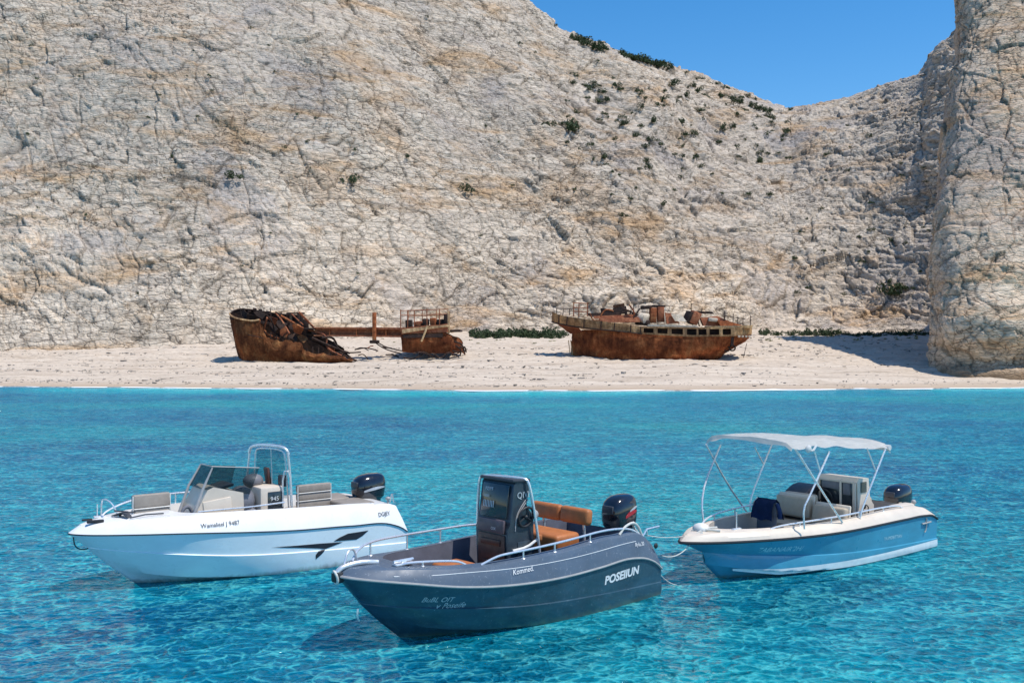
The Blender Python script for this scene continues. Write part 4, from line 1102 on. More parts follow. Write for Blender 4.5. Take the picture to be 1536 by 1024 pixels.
RU = {'hull': rust_mat('rusted_plating', (0.17, 0.055, 0.027), (0.44, 0.145, 0.055), (0.62, 0.30, 0.13)),
      'bow': rust_mat('rusted_bow_plating', (0.12, 0.045, 0.024), (0.32, 0.125, 0.05), (0.50, 0.28, 0.12)),
      'dark': rust_mat('black_rust', (0.018, 0.013, 0.012), (0.045, 0.028, 0.022), (0.10, 0.05, 0.034), 1.5, False),
      'red': rust_mat('red_rust', (0.15, 0.048, 0.027), (0.33, 0.11, 0.052), (0.46, 0.20, 0.10), 1.2, False),
      'tan': rust_mat('ochre_plating', (0.42, 0.26, 0.12), (0.66, 0.46, 0.25), (0.76, 0.58, 0.36), 0.9),
      'pale': rust_mat('bleached_sheet', (0.42, 0.36, 0.28), (0.58, 0.48, 0.36), (0.66, 0.58, 0.48), 0.9, False)}

class Site:
    def __init__(s, name, px, py, Y):
        s.Y = Y; X = (px-CX)/FPX*Y; s.X0 = X; s.z0 = 4+(HY-py)/FPX*Y
        s.root = empty(name, (X, Y, s.z0))
    def p(s, px, py, dy=0.0):
        Y = s.Y+dy
        return Vector(((px-CX)/FPX*s.Y-s.X0, dy, (4+(HY-py)/FPX*s.Y)-s.z0))
    def bar(s, name, m, a, b, r, dy=0.0, dy2=None, n=6, mid=None):
        q = MB(); pts = [s.p(*a, dy)]
        if mid: pts += [s.p(*c, dy if dy2 is None else (dy+dy2)/2) for c in mid]
        pts.append(s.p(*b, dy if dy2 is None else dy2)); q.tube(pts, r, n, smooth=2 if mid else 0)
        return q.build(name, RU[m], s.root)
    def plate(s, name, m, poly, dy=0.0, th=0.12, tilt=0.0, bend=0.0):
        q = MB(); pts = [s.p(x, y, dy) for x, y in poly]; c = sum(pts, Vector())/len(pts)
        for p in pts: p.y += (p.z-c.z)*tilt+(p.x-c.x)*bend
        q.prism(pts, (0.02, th, 0)); return q.build(name, RU[m], s.root)
    def block(s, name, m, x0, y0, x1, y1, dy, dep, rot=0.0, bev=.06):
        a, b = s.p(x0, y1, dy), s.p(x1, y0, dy); q = MB()
        q.box(((a.x+b.x)/2, dy+dep/2, (a.z+b.z)/2), (abs(b.x-a.x), dep, abs(b.z-a.z)), bev, rotm('Y', rot) @ rotm('Z', rot*.7))
        return q.build(name, RU[m], s.root)

def sheet(s, name, m, cols, nrow=9, th=0.09, bulge=0.25, rough=0.06, seed=0):
    """plating between a top and a bottom line: cols = (px_top, py_top, px_bot, py_bot, dy_top, dy_bot)"""
    rn = random.Random(seed); q = MB(); rings = []
    for c in cols:
        a, b = s.p(c[0], c[1], c[4]), s.p(c[2], c[3], c[5]); r = []
        for i in range(nrow):
            t = i/(nrow-1); p = a.lerp(b, t); p.y -= bulge*math.sin(math.pi*min(1, t*1.05))
            p += Vector((rn.uniform(-1, 1), rn.uniform(-1, 1), rn.uniform(-1, 1)))*rough*(0.4 if i in (0, nrow-1) else 1)
            r.append(p)
        rings.append(r)
    q.loft(rings, closed=False); bmesh.ops.solidify(q.bm, geom=q.bm.faces, thickness=th)
    return q.build(name, RU[m], s.root, angle=30)

def dense(cols, k):
    out = []
    for a, b in zip(cols[:-1], cols[1:]):
        for i in range(k): out.append(tuple(u+(v-u)*i/k for u, v in zip(a, b)))
    return out+[cols[-1]]

def wreck_left():
    s = Site('shipwreck', 430, 542, 106.0); rn = random.Random(3)
    tag(s.root, 'broken rusted ship bow with a long girder running to its torn off stern cabin', 'shipwreck', 'rusted wrecks on the beach')
    near = [(334, 470, 347, 536, 2.6, 2.8), (340, 473, 352, 538, 1.5, 2.0), (350, 477, 360, 540, .6, 1.1), (364, 480, 372, 541, .1, .6), (380, 482, 386, 541, 0, .4), (389, 480, 394, 542, 0, .3),
            (393, 492, 400, 542, 0, .3), (399, 503, 405, 542, 0, .3), (408, 509, 412, 542.5, 0, .3), (424, 511, 426, 543, 0, .3), (440, 512, 440, 543, 0, .3), (452, 515, 452, 543.5, 0, .3), (456, 524, 458, 544, 0, .3),
            (470, 529, 470, 544, .1, .4), (490, 531, 490, 544, .2, .5), (510, 534, 508, 544, .3, .6), (529, 540, 526, 544, .6, .8)]
    torn = [(a, b+(rn.uniform(-2.4, 1.6) if 388 < a < 526 else rn.uniform(-.4, .4)), c, d, e, f) for a, b, c, d, e, f in dense(near, 4)]
    sheet(s, 'hull_plating', 'bow', torn, 12, .10, .35, .06, 1)
    for i, x in enumerate(range(396, 520, 9)):
        yt = float(np.interp(x, [c[0] for c in near], [c[1] for c in near]))
        s.bar('hull_frame', 'dark', (x, yt-rn.uniform(1, 9)), (x+rn.uniform(-2, 2), 540), .07, .35)
    far = [(334, 470, 347, 536, 2.7, 2.9), (338, 463, 352, 537, 3.8, 3.5), (350, 461, 362, 537, 4.8, 4.2), (375, 465, 380, 538, 5.2, 4.6), (400, 469, 400, 538, 5.3, 4.8), (430, 471, 430, 538, 5.2, 4.8), (443, 478, 443, 538, 5.2, 4.8),
           (450, 494, 450, 538, 5.2, 4.8), (475, 506, 475, 539, 5, 4.6), (505, 522, 505, 540, 4.6, 4.4)]
    sheet(s, 'hull_plating', 'dark', dense(far, 3), 10, .10, -.3, .06, 2)
    q = MB(); q.tube([s.p(c[0], c[1]-.6, c[4]-.05) for c in near[:6]], .10, 6, smooth=1); q.build('bulwark_rail', RU['tan'], s.root)
    q = MB(); q.tube([s.p(c[0], c[1]-.4, c[4]-.05) for c in far[:6]], .08, 6, smooth=1); q.build('bulwark_rail', RU['dark'], s.root)
    q = MB(); q.tube([s.p(345, 500, 1.7-.3), s.p(360, 502, .45), s.p(380, 503, -.38), s.p(396, 507, -.36)], .045, 5, smooth=1); q.build('plate_seam', RU['dark'], s.root)
    s.plate('bow_deck', 'dark', [(340, 476), (392, 482), (392, 485), (342, 479)], .9, 4.0)
    # bow bulwark stubs and deck gear
    for x, y in ((338, 462), (345, 460), (353, 461), (362, 459), (372, 461), (384, 464)):
        s.plate('frame_stub', 'dark', [(x, y), (x+5, y+.6), (x+5.5, y+5), (x+.4, y+5)], 4.2+rn.random()*.6, .15)
    for i, (x0, y0, x1, y1, m) in enumerate([(351, 468, 366, 477, 'mid'), (366, 470, 380, 479, 'dark'), (380, 466, 395, 478, 'dark'), (392, 474, 403, 486, 'red'), (396, 486, 409, 499, 'dark'), (405, 480, 420, 493, 'hull'),
                                             (414, 492, 428, 507, 'hull'), (428, 500, 441, 511, 'red'), (404, 499, 417, 509, 'dark'), (437, 487, 450, 500, 'hull'), (425, 482, 437, 494, 'dark'), (441, 502, 453, 514, 'bow'),
                                             (458, 512, 470, 526, 'dark'), (470, 519, 483, 529, 'red'), (478, 512, 489, 522, 'dark'), (486, 521, 498, 530, 'hull'), (452, 497, 466, 511, 'dark')]):
        m = 'dark' if m == 'mid' else m
        a = rn.uniform(-4, 4); b = rn.uniform(-4, 4)
        if m in ('red', 'hull') and i % 3: m = 'dark'
        w_, h_ = (x1-x0), (y1-y0)
        pl = [(x0-rn.uniform(0, 5), y0+rn.uniform(-3, 5)), (x0+w_*rn.uniform(.2, .5), y0-rn.uniform(-1, 4)), (x1+rn.uniform(-2, 6), y0+h_*rn.uniform(.2, .6)), (x1-w_*rn.uniform(0, .5), y1-rn.uniform(-2, 3)), (x0+w_*rn.uniform(.0, .4), y1-h_*rn.uniform(.1, .5))]
        s.plate('scrap_plate', m, pl, rn.uniform(.8, 3.6), .10, rn.uniform(-.9, .9), rn.uniform(-.8, .8))
    for a, b, md in (((393, 470), (404, 498), [(402, 480)]), ((405, 468), (432, 500), [(418, 480)]), ((408, 467), (437, 498), [(424, 478)]), ((380, 478), (412, 508), [(390, 500)]), ((418, 473), (452, 492), None), ((432, 470), (452, 487), None),
                     ((447, 468), (468, 497), None), ((398, 476), (386, 504), None), ((450, 500), (498, 536), [(480, 505)]), ((456, 494), (512, 534), [(488, 502), (484, 522)]), ((462, 498), (524, 540), [(500, 520)]), ((470, 496), (532, 541), [(508, 532)]),
                     ((466, 506), (520, 530), [(494, 520)]), ((480, 506), (500, 522), [(496, 505)]), ((500, 534), (533, 538), [(520, 542)])):
        s.bar('twisted_beam', rn.choice(['dark', 'dark', 'hull', 'red']), a, b, rn.uniform(.06, .13), rn.uniform(.3, 2.8), rn.uniform(.3, 3.2), 6, md)
    # black wheelhouse frame
    s.block('frame_post', 'dark', 436, 469, 440, 494, 3.2, .4); s.block('frame_post', 'dark', 443, 468, 447, 493, 2.4, .4); s.block('frame_panel', 'dark', 447, 478, 455, 494, 2.6, .3)
    s.block('frame_beam', 'dark', 420, 467, 447, 469.5, 3.2, .4)
    s.block('frame_panel', 'tan', 423, 472, 427, 483, 3.5, .2)
    s.block('platform', 'dark', 440, 491, 468, 494, 1.6, 2.2)
    # girder and post
    q = MB()
    for y0, y1, dep, dy in ((490.5, 492.5, 1.5, 1.6), (492.5, 502.5, .25, 2.2), (502.5, 504.2, 1.5, 1.6)):
        a = [s.p(466, y0-.5, dy), s.p(604, y0+.2, dy), s.p(604, y1+1.5, dy), s.p(466, y1-.5, dy)]
        q.prism(a, (0, dep, 0))
    q.build('girder', RU['red'], s.root)
    for x in (489, 530, 575): s.block('girder_web', 'hull', x, 492, x+1.5, 503, 1.7, .5, 0, .02)
    s.block('post', 'hull', 556, 468, 561.5, 514, 1.2, .5, 0, .04); s.block('post_foot', 'dark', 552, 510, 566, 515, 1.0, .9, 0, .1)
    for a, b, md in (((565, 514), (612, 528), [(580, 522)]), ((558, 512), (600, 530), [(576, 524)]), ((530, 524), (566, 526), [(548, 521)]), ((497, 512), (540, 528), [(512, 530)])):
        s.bar('loose_cable', 'dark', a, b, .07, 1.2, .6, 6, md)
    # stern cabin
    cab = [(601, 500, 603, 528, .3, .5), (612, 499, 614, 529, 0, .2), (640, 498, 641, 530, 0, .2), (664, 497, 664, 530, 0, .3), (675, 503, 676, 530, .3, .5), (686, 506, 688, 529, 1.2, 1.3), (692, 512, 693, 526, 2.4, 2.4)]
    sheet(s, 'cabin_hull', 'hull', dense(cab, 4), 9, .12, .22, .04, 5)
    sheet(s, 'cabin_hull', 'dark', dense([(x, y, a, b, 5-d, 5-e) for x, y, a, b, d, e in cab], 3), 7, .1, -.2, .05, 6)
    s.plate('cabin_wall', 'red', [(603, 492), (636, 488), (660, 487), (671, 485), (672, 498), (602, 501)], -.05, .14)
    s.plate('cabin_fender', 'tan', [(603, 494), (640, 489.5), (672, 487), (673, 490), (640, 494), (604, 500)], -.25, .3)
    s.plate('cabin_deck', 'dark', [(602, 496), (690, 494), (690, 497), (602, 499)], .4, 4.2)
    s.plate('shade_strip', 'dark', [(604, 502), (664, 500), (664, 506), (605, 507)], -.18, .16)  # dark plate standing in for the shade below the cabin wall
    s.bar('hanging_pipe', 'tan', (642, 488), (633, 512), .11, -.5)
    for x, y in ((600.5, 464), (611, 466), (621, 465), (640, 462), (659, 463), (672, 467)):
        s.bar('rail_post', 'red', (x, 496), (x, y), .055, .3)
    for y in (465, 472): s.bar('hand_rail', 'red', (600, y+.8), (672, y-1.5), .045, .3)
    for y in (464, 473): s.bar('hand_rail', 'hull', (606, y), (668, y-2.5), .04, 4.3)
    for x in (606, 628, 650, 668): s.bar('rail_post', 'hull', (x, 496), (x, 463), .045, 4.3)
    for x0, y0, x1, y1, m in ((606, 479, 616, 493, 'dark'), (617, 481, 630, 490, 'red'), (631, 477, 641, 489, 'dark'), (643, 476, 652, 489, 'pale'), (653, 478, 666, 488, 'dark'), (664, 470, 671, 487, 'dark')):
        m = 'hull' if m == 'pale' else m
        s.block('winch_block', m, x0, y0, x1, y1, rn.uniform(1.2, 2.6), 1.0, rn.uniform(-6, 6), .12)
    s.block('corner_post', 'tan', 671, 467, 674.5, 500, .2, .3, 0, .03)
    for a, b, md in (((682, 512), (697, 532), [(694, 516)]), ((684, 518), (690, 533), [(692, 524)]), ((690, 520), (699, 528), [(698, 520)]), ((620, 530), (652, 536), [(634, 527)]), ((652, 531), (682, 533), [(662, 538), (672, 527)]), ((606, 536), (634, 531), [(620, 539)])):
        s.bar('loose_chain', 'dark', a, b, .09, -.4, .3, 6, md)
    for i in range(16):
        x = rn.uniform(470, 690); y = rn.uniform(518, 536); w_ = rn.uniform(8, 24)
        s.bar('fallen_pipe', rn.choice(['dark', 'dark', 'hull']), (x, y), (x+w_, y+rn.uniform(-4, 6)), rn.uniform(.04, .09), rn.uniform(.2, 2.2), rn.uniform(.2, 2.2), 5, [(x+w_*.5, y-rn.uniform(-3, 6))])
    for i in range(7):
        x = rn.uniform(348, 440); s.bar('torn_stanchion', 'dark', (x, 476+max(0, x-395)*.5), (x+rn.uniform(-4, 4), 458+max(0, x-395)*.35+rn.uniform(0, 6)), .05, rn.uniform(.5, 4.5))
    return s

def wreck_right():
    s = Site('shipwreck', 975, 545, 105.0); rn = random.Random(5)
    tag(s.root, 'rusted ship hull with ochre bulwark and scrap piled along its deck', 'shipwreck', 'rusted wrecks on the beach')
    BM = 3.4
    low = [(861, 500, 859, 541, 0.05, .05), (866, 498, 865, 543.5, .75, .35), (878, 494, 878, 545.5, 1.7, .95), (901, 495, 900, 546.5, 2.6, 1.7), (940, 498, 935, 547, 3.15, 2.3), (981, 502, 975, 547, 3.3, 2.5), (1038, 505, 1036, 544.5, 3.3, 2.4),
           (1075, 504, 1068, 542.5, 3.2, 1.9), (1095, 503.5, 1084, 541, 3.0, 1.3), (1108, 502.5, 1094, 531, 2.7, .9), (1122, 502, 1110, 522, 2.2, .55), (1133, 501, 1129, 512, 1.4, .2)]
    def sides(name, m, cols, *a, **k):
        sheet(s, name, m, [(x, y, u, v, BM-d, BM-e) for x, y, u, v, d, e in cols], *a, **k)
        k2 = dict(k); k2['bulge'] = -k.get('bulge', 0)
        sheet(s, name, m, [(x, y, u, v, BM+d, BM+e) for x, y, u, v, d, e in cols], *a, **k2)
    sides('hull_plating', 'hull', dense(low, 5), 14, .1, bulge=.32, rough=.05, seed=11)
    # flared bow under the belt
    flare = [(830, 479, 858, 500, .05, .02), (840, 482, 861, 500, .9, .2), (852, 486, 866, 500, 1.7, .75), (868, 490, 876, 498, 2.3, 1.6)]
    sides('bow_flare', 'red', dense(flare, 4), 6, .1, bulge=.0, rough=.03, seed=12)
    belt_l = [(830, 466, 829.5, 481, .05, .05), (834, 468, 833, 483, .9, .8), (842, 472, 841, 485, 1.7, 1.5), (860, 475.5, 860, 489, 2.5, 2.2), (880, 478.5, 880, 492, 3.0, 2.8), (905, 482, 905, 494.5, 3.35, 3.2), (930, 485, 930, 496.5, 3.5, 3.4), (963, 490, 963, 500.5, 3.55, 3.45)]
    sides('bulwark', 'tan', dense(belt_l, 4), 5, .12, bulge=.04, rough=.035, seed=13)
    ys_t = lambda x: np.interp(x, [963, 1042, 1104, 1133], [490, 491.3, 491.2, 489]); ys_b = lambda x: np.interp(x, [963, 1038, 1095, 1133], [500.5, 504.5, 503.8, 500.5])
    hbm = lambda x: float(np.interp(x, [963, 1060, 1105, 1125, 1136], [3.55, 3.5, 3.1, 2.3, 1.2]))
    xs = np.linspace(963, 1135, 30)
    sides('bulwark_cap', 'tan', [(x, ys_t(x)-.6, x, ys_t(x)+2.0, hbm(x), hbm(x)) for x in xs], 3, .14, bulge=0, rough=.02, seed=14)
    sides('bulwark_sill', 'tan', [(x, ys_b(x)-2.2, x, ys_b(x)+.6, hbm(x), hbm(x)-.05) for x in xs], 3, .14, bulge=0, rough=.02, seed=15)
    op = [(965, 980), (986, 1001), (1007, 1024), (1030, 1044.5), (1047.5, 1059.5), (1064, 1079), (1084.5, 1097)]
    ed = [963]+[v for o in op for v in o]+[1135]
    for a, b in zip(ed[0::2], ed[1::2]):
        xs2 = np.linspace(a, b, 8 if b-a > 10 else 3)
        sheet(s, 'bulwark_pier', 'tan', [(x, ys_t(x)+1.4, x, ys_b(x)-1.6, BM-hbm(x), BM-hbm(x)) for x in xs2], 3, .13, 0, .015, 16)
    sheet(s, 'inner_bulkhead', 'dark', [(x, ys_t(x)-.3, x, ys_b(x)+.3, BM-hbm(x)+.55, BM-hbm(x)+.55) for x in np.linspace(960, 1130, 20)], 3, .08, 0, .03, 17)
    for x in (840, 852, 877, 902, 922, 946, 961): 
        y0, y1 = np.interp(x, [c[0] for c in belt_l], [c[1] for c in belt_l]), np.interp(x, [c[0] for c in belt_l], [c[3] for c in belt_l]); hb_ = np.interp(x, [c[0] for c in belt_l], [c[4] for c in belt_l])
        s.bar('bulwark_rib', 'dark', (x, y0), (x-1, y1), .06, BM-hb_-.09)
    for cols in (belt_l,):
        q = MB(); q.tube([s.p(c[2], c[3]+.3, BM-c[5]-.06) for c in cols], .07, 5, smooth=1); q.build('rub_strake', RU['dark'], s.root)
    q = MB()
    dk = [s.p(x, np.interp(x, [835, 905, 963, 1130], [475, 486, 492.5, 492.5]), BM-float(np.interp(x, [835, 860, 905, 963, 1100, 1130], [.5, 2, 3, 3.3, 3, 1.8]))) for x in np.linspace(836, 1130, 26)]
    q.loft([dk, [Vector((p.x, 2*BM-p.y, p.z)) for p in dk]], closed=False); bmesh.ops.solidify(q.bm, geom=q.bm.faces, thickness=.12); q.build('deck', RU['tan'], s.root)
    s.plate('deck_edge', 'pale', [(974, 486), (1046, 488.5), (1050, 491.5), (972, 490)], .5, 1.2)
    s.plate('deck_edge', 'tan', [(1062, 489), (1132, 487.5), (1130, 491.5), (1062, 491.5)], .7, 1.4)
    # scrap along the deck
    for x in (862, 870, 883): s.bar('rail_post', 'red', (x, 474), (x+.5, 453), .06, 2.0)
    for y in (453, 460, 466): s.bar('hand_rail', 'red', (861, y), (885, y+1), .05, 2.0)
    for x, y in ((836, 460), (846, 463), (856, 461)): s.bar('rail_post', 'dark', (x, 472), (x+1, y), .045, 2.6)
    s.bar('hand_rail', 'dark', (836, 461), (862, 462), .04, 2.6)
    for x0, y0, x1, y1, m, d in ((884, 468, 934, 473, 'dark', 2.2), (892, 472, 954, 477, 'red', 1.6), (900, 476, 960, 483, 'red', 1.1), (905, 462, 935, 468, 'dark', 3.4), (924, 459, 944, 470, 'dark', 3.0), (925, 454, 942, 461, 'red', 3.8), (940, 470, 962, 483, 'dark', 1.8)):
        a = rn.uniform(-2, 2); s.plate('scrap_plate', m, [(x0, y0+a), (x1, y0-a), (x1+2, y1-a*.5), (x0+1, y1)], d, .5, rn.uniform(-.3, .3))
    for a, b, md in (((932, 478), (950, 464), [(944, 482)]), ((936, 462), (956, 480), [(952, 466)]), ((946, 456), (948, 480), [(956, 470)]), ((902, 474), (922, 466), [(910, 462)]), ((950, 480), (962, 462), None), ((886, 470), (906, 479), [(892, 482)]), ((928, 474), (960, 470), [(944, 464)])):
        s.bar('bent_pipe', rn.choice(['dark', 'hull']), a, b, .08, rn.uniform(1, 2.5), None, 6, md)
    q = MB(); q.ball(s.p(968, 476, 2.0), .78, (1, .8, .78)); 
    for v in q.bm.verts: v.co += Vector((math.sin(v.co.z*5), math.cos(v.co.x*6), math.sin(v.co.x*4)))*.10
    q.build('crumpled_tank', RU['pale'], s.root)
    s.block('tank_cradle', 'dark', 958, 479, 978, 487, 1.6, 1.4, 4, .1)
    s.block('locker', 'hull', 980, 460, 989.5, 483, 2.2, 1.2, 2, .06); s.block('locker', 'red', 992, 459, 1002, 482, 2.4, 1.2, -2, .06)
    s.block('locker_top', 'dark', 967, 457, 983, 462, 2.4, 1.4, -3); s.block('locker_top', 'dark', 984, 456, 1004, 459, 2.6, 1.2, 1)
    s.plate('scrap_plate', 'red', [(1002, 468), (1012, 469), (1024, 484), (1004, 485)], 1.9, .4, .2)
    s.plate('pale_panel', 'pale', [(1010, 470), (1026, 471), (1034, 482), (1016, 481)], 1.6, .12, .4)
    s.block('toppled_locker', 'dark', 1034, 467, 1048, 484, 1.7, 1.2, 24, .06); s.block('toppled_locker', 'red', 1040, 466, 1053, 485, 1.6, 1.1, 24, .06)
    s.plate('scrap_plate', 'dark', [(1050, 465), (1076, 466), (1080, 469), (1052, 469)], 3.0, .5); s.bar('bent_pipe', 'dark', (1050, 466), (1056, 489), .07, 2.6)
    s.plate('scrap_plate', 'red', [(1056, 476), (1082, 473), (1108, 485), (1110, 489), (1060, 488)], 1.8, .9, .3); s.plate('scrap_plate', 'hull', [(1080, 480), (1096, 481), (1122, 489), (1085, 490)], 1.2, .8, .2)
    s.block('vent_cowl', 'pale', 1067, 476, 1081, 482, 1.4, .7, 5, .12)
    for x, y0, y1 in ((1041, 454, 468), (1105, 470, 490), (1112, 474, 490), (1120, 473, 490), (1131.5, 472, 489), (953, 455, 470), (1092, 466, 486)): s.bar('rail_post', 'dark', (x, y1), (x+.6, y0), .04, 1.8)
    s.bar('hand_rail', 'dark', (1088, 472), (1124, 478), .04, 1.8)
    # stern details and poles at the stem
    for x, y in ((1093.5, 523), (1102, 522)):
        c = s.p(x, y, 1.2); q = MB(); q.tube([c+Vector((.30*math.cos(a), -.1*math.cos(a), .27*math.sin(a))) for a in np.linspace(0, 2*math.pi, 17)[:-1]], .085, 6, closed=True); q.build('fairlead', RU['dark'], s.root)
    s.plate('rudder_post', 'dark', [(1098, 505), (1103, 505), (1102, 518), (1098, 518)], .55, .3)
    for x in (1108, 1114, 1120, 1126): s.block('fender_stub', 'pale', x, 503, x+3.5, 506, BM-hbm(x)-.15, .2, 6, .03)
    for x in (855, 858.5): s.bar('stem_pole', 'tan', (x, 510), (x+3, 537), .05, BM-.5)
    s.bar('trailing_cable', 'dark', (1126, 515), (1121, 537), .03, 1.8)
    return s
wreck_left(); wreck_right()

# ------------------------------------------------------------------ shrubs, low plants, stones
def leaf_mat(name, a, b):
    k = NT(name); oi = k.n('ShaderNodeObjectInfo')
    n = k.noise(k.coord(), 3.0, 3)
    c = k.mix(n, a, b); c = k.mix(0.6, c, k.ramp(oi.outputs['Random'], [(0, (0.6, 0.65, 0.6)), (1, (1.25, 1.2, 1.1))]), 'MULTIPLY')
    return k.done(k.bsdf(c, 0.75, 0, None, 0.25))
LEAF = leaf_mat('shrub_leaves', (0.022, 0.042, 0.022), (0.085, 0.115, 0.048))
LEAF2 = leaf_mat('low_plant_leaves', (0.10, 0.13, 0.035), (0.22, 0.22, 0.07))

def leaf_mesh(name, n, mat, seed, flat=0.75):
    g = np.random.default_rng(seed)
    k = 6; cc = g.normal(size=(k, 3))*np.array([.45, .45, .25])+np.array([0, 0, .35]); cr = g.uniform(.28, .55, k)
    w = g.integers(0, k, n); d = g.normal(size=(n, 3)); d /= np.linalg.norm(d, axis=1, keepdims=True)
    p = cc[w]+d*(cr[w]*g.uniform(.45, 1.0, n)**.5)[:, None]; p[:, 2] = np.abs(p[:, 2])*flat
    u = g.normal(size=(n, 3)); u /= np.linalg.norm(u, axis=1, keepdims=True)
    v = np.cross(u, g.normal(size=(n, 3))); v /= np.linalg.norm(v, axis=1, keepdims=True)
    sz = g.uniform(.07, .16, n)[:, None]
    co = np.stack([p-u*sz, p+v*sz*.5, p+u*sz, p-v*sz*.5], 1).reshape(-1, 3)
    me = bpy.data.meshes.new(name)
    o = raw_mesh(name, co, np.arange(n*4).reshape(-1, 4), mat, smooth=False)
    me = o.data; bpy.data.objects.remove(o); return me
SH = [leaf_mesh('shrub_mesh', 330, LEAF, 40+i) for i in range(4)]
LP = [leaf_mesh('low_plant_mesh', 160, LEAF2, 60+i, .5) for i in range(3)]
PXM = CX+FPX*MAIN[:, :398, 0]/MAIN[:, :398, 1]; PYM = HY-FPX*(MAIN[:, :398, 2]-4)/MAIN[:, :398, 1]
def plant(meshes, name, loc, r, label, cat, group, rn):
    o = bpy.data.objects.new(name, rn.choice(meshes)); C.objects.link(o)
    o.location = loc; o.rotation_euler = (0, 0, rn.uniform(0, 6.28)); f = rn.uniform(.85, 1.2)
    o.scale = (r*f, r, r*rn.uniform(1.05, 1.5)); tag(o, label, cat, group)
def on_cliff(px, py):
    d = (PXM-px)**2+(PYM-py)**2; i = np.unravel_index(np.argmin(d), d.shape); return MAIN[i]
def cliff_shrub(px, py, rp, label, group, rn):
    P = on_cliff(px, py); r = rp*P[1]/FPX*1.45
    f = 1-(0.35+0.35*r)/P[1]
    plant(SH, 'shrub', (P[0]*f, P[1]*f, 4+(P[2]-4)*f-r*.30), r, label, 'shrub', group, rn)
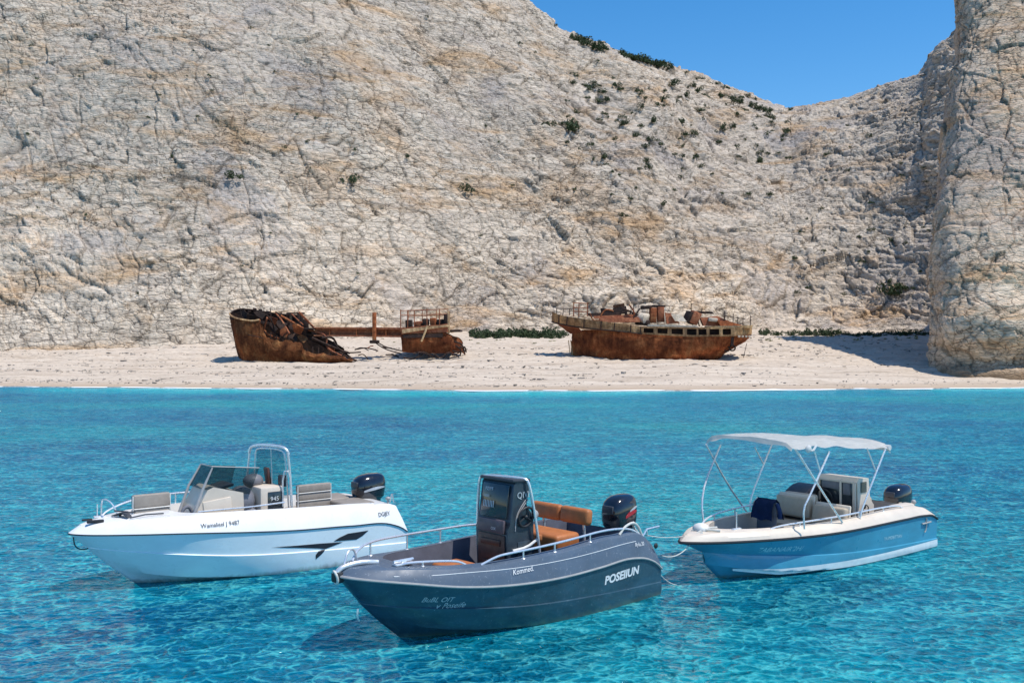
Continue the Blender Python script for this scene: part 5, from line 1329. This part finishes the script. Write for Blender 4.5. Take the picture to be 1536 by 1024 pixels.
def shrubs():
    rn = random.Random(21)
    for px, py, r, lb in ((525, 268, 9, 'lone round dark shrub midway up the pale cliff wall above the girder'), (700, 284, 7, 'dark shrub low in a crack right of the lone cliff wall shrub'),
                          (824, 187, 8, 'dark round shrub left of the wide shrub on the bare middle slope'), (858, 190, 13, 'widest dark shrub on the bare middle slope'),
                          (350, 264, 8, 'dark shrub high on the left cliff wall above the broken bow'), (612, 234, 4.5, 'small shrub above the diagonal crack in the cliff wall'),
                          (1337, 437, 11, 'green sloping bush low on the valley side by the headland'), (1353, 429, 9, 'green bush just above the sloping bush near the headland')):
        cliff_shrub(px, py, r, lb, None, rn)
    rid = lambda x: float(np.interp(x, [840, 870, 925, 1000, 1060, 1100, 1150], [46, 60, 77, 96, 120, 138, 154]))
    for i in range(60):
        x = rn.uniform(862, 1005) if i < 42 else rn.uniform(1005, 1140)
        cliff_shrub(x, rid(x)+rn.uniform(-2, 5), rn.uniform(4, 7.5) if i < 42 else rn.uniform(2.5, 4), 'dark green shrub lining the skyline of the ridge', 'shrubs along the ridge', rn)
    for i in range(165):
        x = rn.uniform(840, 1190); y = rn.uniform(rid(min(x, 1150))+14, 330); y = min(y, rn.uniform(120, 340))
        if y < rid(min(x, 1150))+8: y = rid(min(x, 1150))+12
        cliff_shrub(x, y, rn.uniform(2.2, 5.6), 'small dark shrub scattered on the rocky slope below the ridge', 'shrubs on the slope', rn)
    for i in range(46):
        cliff_shrub(rn.uniform(20, 840), rn.uniform(20, 440), rn.uniform(1.5, 2.8), 'tiny dark tuft growing in a crack of the left cliff wall', 'tufts on the cliff wall', rn)
    for i in range(40):
        cliff_shrub(rn.uniform(1170, 1395), rn.uniform(175, 450), rn.uniform(1.8, 4.2), 'small shrub on the valley side behind the headland', 'shrubs in the valley', rn)
    def foot(x, y, r, meshes, name, label, cat, group):
        lo, hi = 100.0, 175.0
        for _ in range(30):
            m = (lo+hi)/2; X = (x-CX)/FPX*m
            if HY-FPX*(float(beach_z(np.array([X]), np.array([m]))[0])-4)/m > y: lo = m
            else: hi = m
        X = (x-CX)/FPX*m; plant(meshes, name, (X, m, float(beach_z(np.array([X]), np.array([m]))[0])-.05), r*m/FPX, label, cat, group, rn)
    for i in range(40): foot(716+i*3.2+rn.uniform(-3, 3), 505+rn.uniform(-3, 3), rn.uniform(9, 14), SH, 'shrub', 'dark green bush at the cliff foot between the two wrecks', 'bush', 'bushes between the wrecks')
    for i in range(34): foot(1140+i*7.6+rn.uniform(-4, 4), 502+rn.uniform(-2, 2.5), rn.uniform(6, 10)+(4.5 if i in (13, 14) else 0), SH, 'shrub', 'dark green bush at the cliff foot right of the ochre wreck', 'bush', 'bushes right of the wreck')
    for i in range(44): foot(rn.uniform(1140, 1395), rn.uniform(501, 512), rn.uniform(2.5, 4.5), LP, 'low_plant', 'low yellow green plant on the sand behind the ochre wreck', 'plant', 'low plants on the upper beach')
    for i in range(26): foot(rn.uniform(560, 850), rn.uniform(505, 515), rn.uniform(2, 4), LP, 'low_plant', 'low yellow green plant on the sand between the wrecks', 'plant', 'low plants between the wrecks')
shrubs()

def stones():
    g = np.random.default_rng(9); rn = random.Random(9)
    co = []; qd = []
    base = np.array([(-1, -1, -1), (1, -1, -1), (1, 1, -1), (-1, 1, -1), (-1, -1, 1), (1, -1, 1), (1, 1, 1), (-1, 1, 1)], float)*0.5
    fq = np.array([(0, 3, 2, 1), (4, 5, 6, 7), (0, 1, 5, 4), (1, 2, 6, 5), (2, 3, 7, 6), (3, 0, 4, 7)])
    n = 0
    for i in range(4200):
        X = g.uniform(-62, 50); s_ = g.choice([2.6, 5.2, 7.5, 10.5, 14.5, 19.0, 25.0, 31.0])+g.normal()*(0.5 if i % 3 else 2.2)
        if X > 8 and i % 2: s_ = g.uniform(24, 60)
        if s_ < 1.5: continue
        Y = float(shore(X))+s_; z = float(beach_z(np.array([X]), np.array([Y]))[0])
        sc = g.uniform(.025, .09)*(1+.02*s_)*(2.3 if g.random() < .05 else 1)
        v = base*g.uniform(.55, 1.3, (8, 1))*np.array([sc*g.uniform(1, 4.0), sc, sc*g.uniform(.35, .8)])
        a = g.uniform(0, 6.28); ca, sa = math.cos(a), math.sin(a)
        v = np.stack([v[:, 0]*ca-v[:, 1]*sa, v[:, 0]*sa+v[:, 1]*ca, v[:, 2]], -1)+np.array([X, Y, z+sc*.12])
        co.append(v); qd.append(fq+8*n); n += 1
    k = NT('beach_stone'); c = k.ramp(k.noise(k.coord(), .9, 3), [(.35, (.10, .09, .08)), (.65, (.34, .31, .28))])
    o = raw_mesh('beach_stones', np.concatenate(co), np.concatenate(qd), k.done(k.bsdf(c, .9, 0, None, .2)), smooth=False)
    tag(o, 'scattered dark pebbles and sea wrack strewn in lines across the sand', 'pebbles', None, 'stuff')
stones()
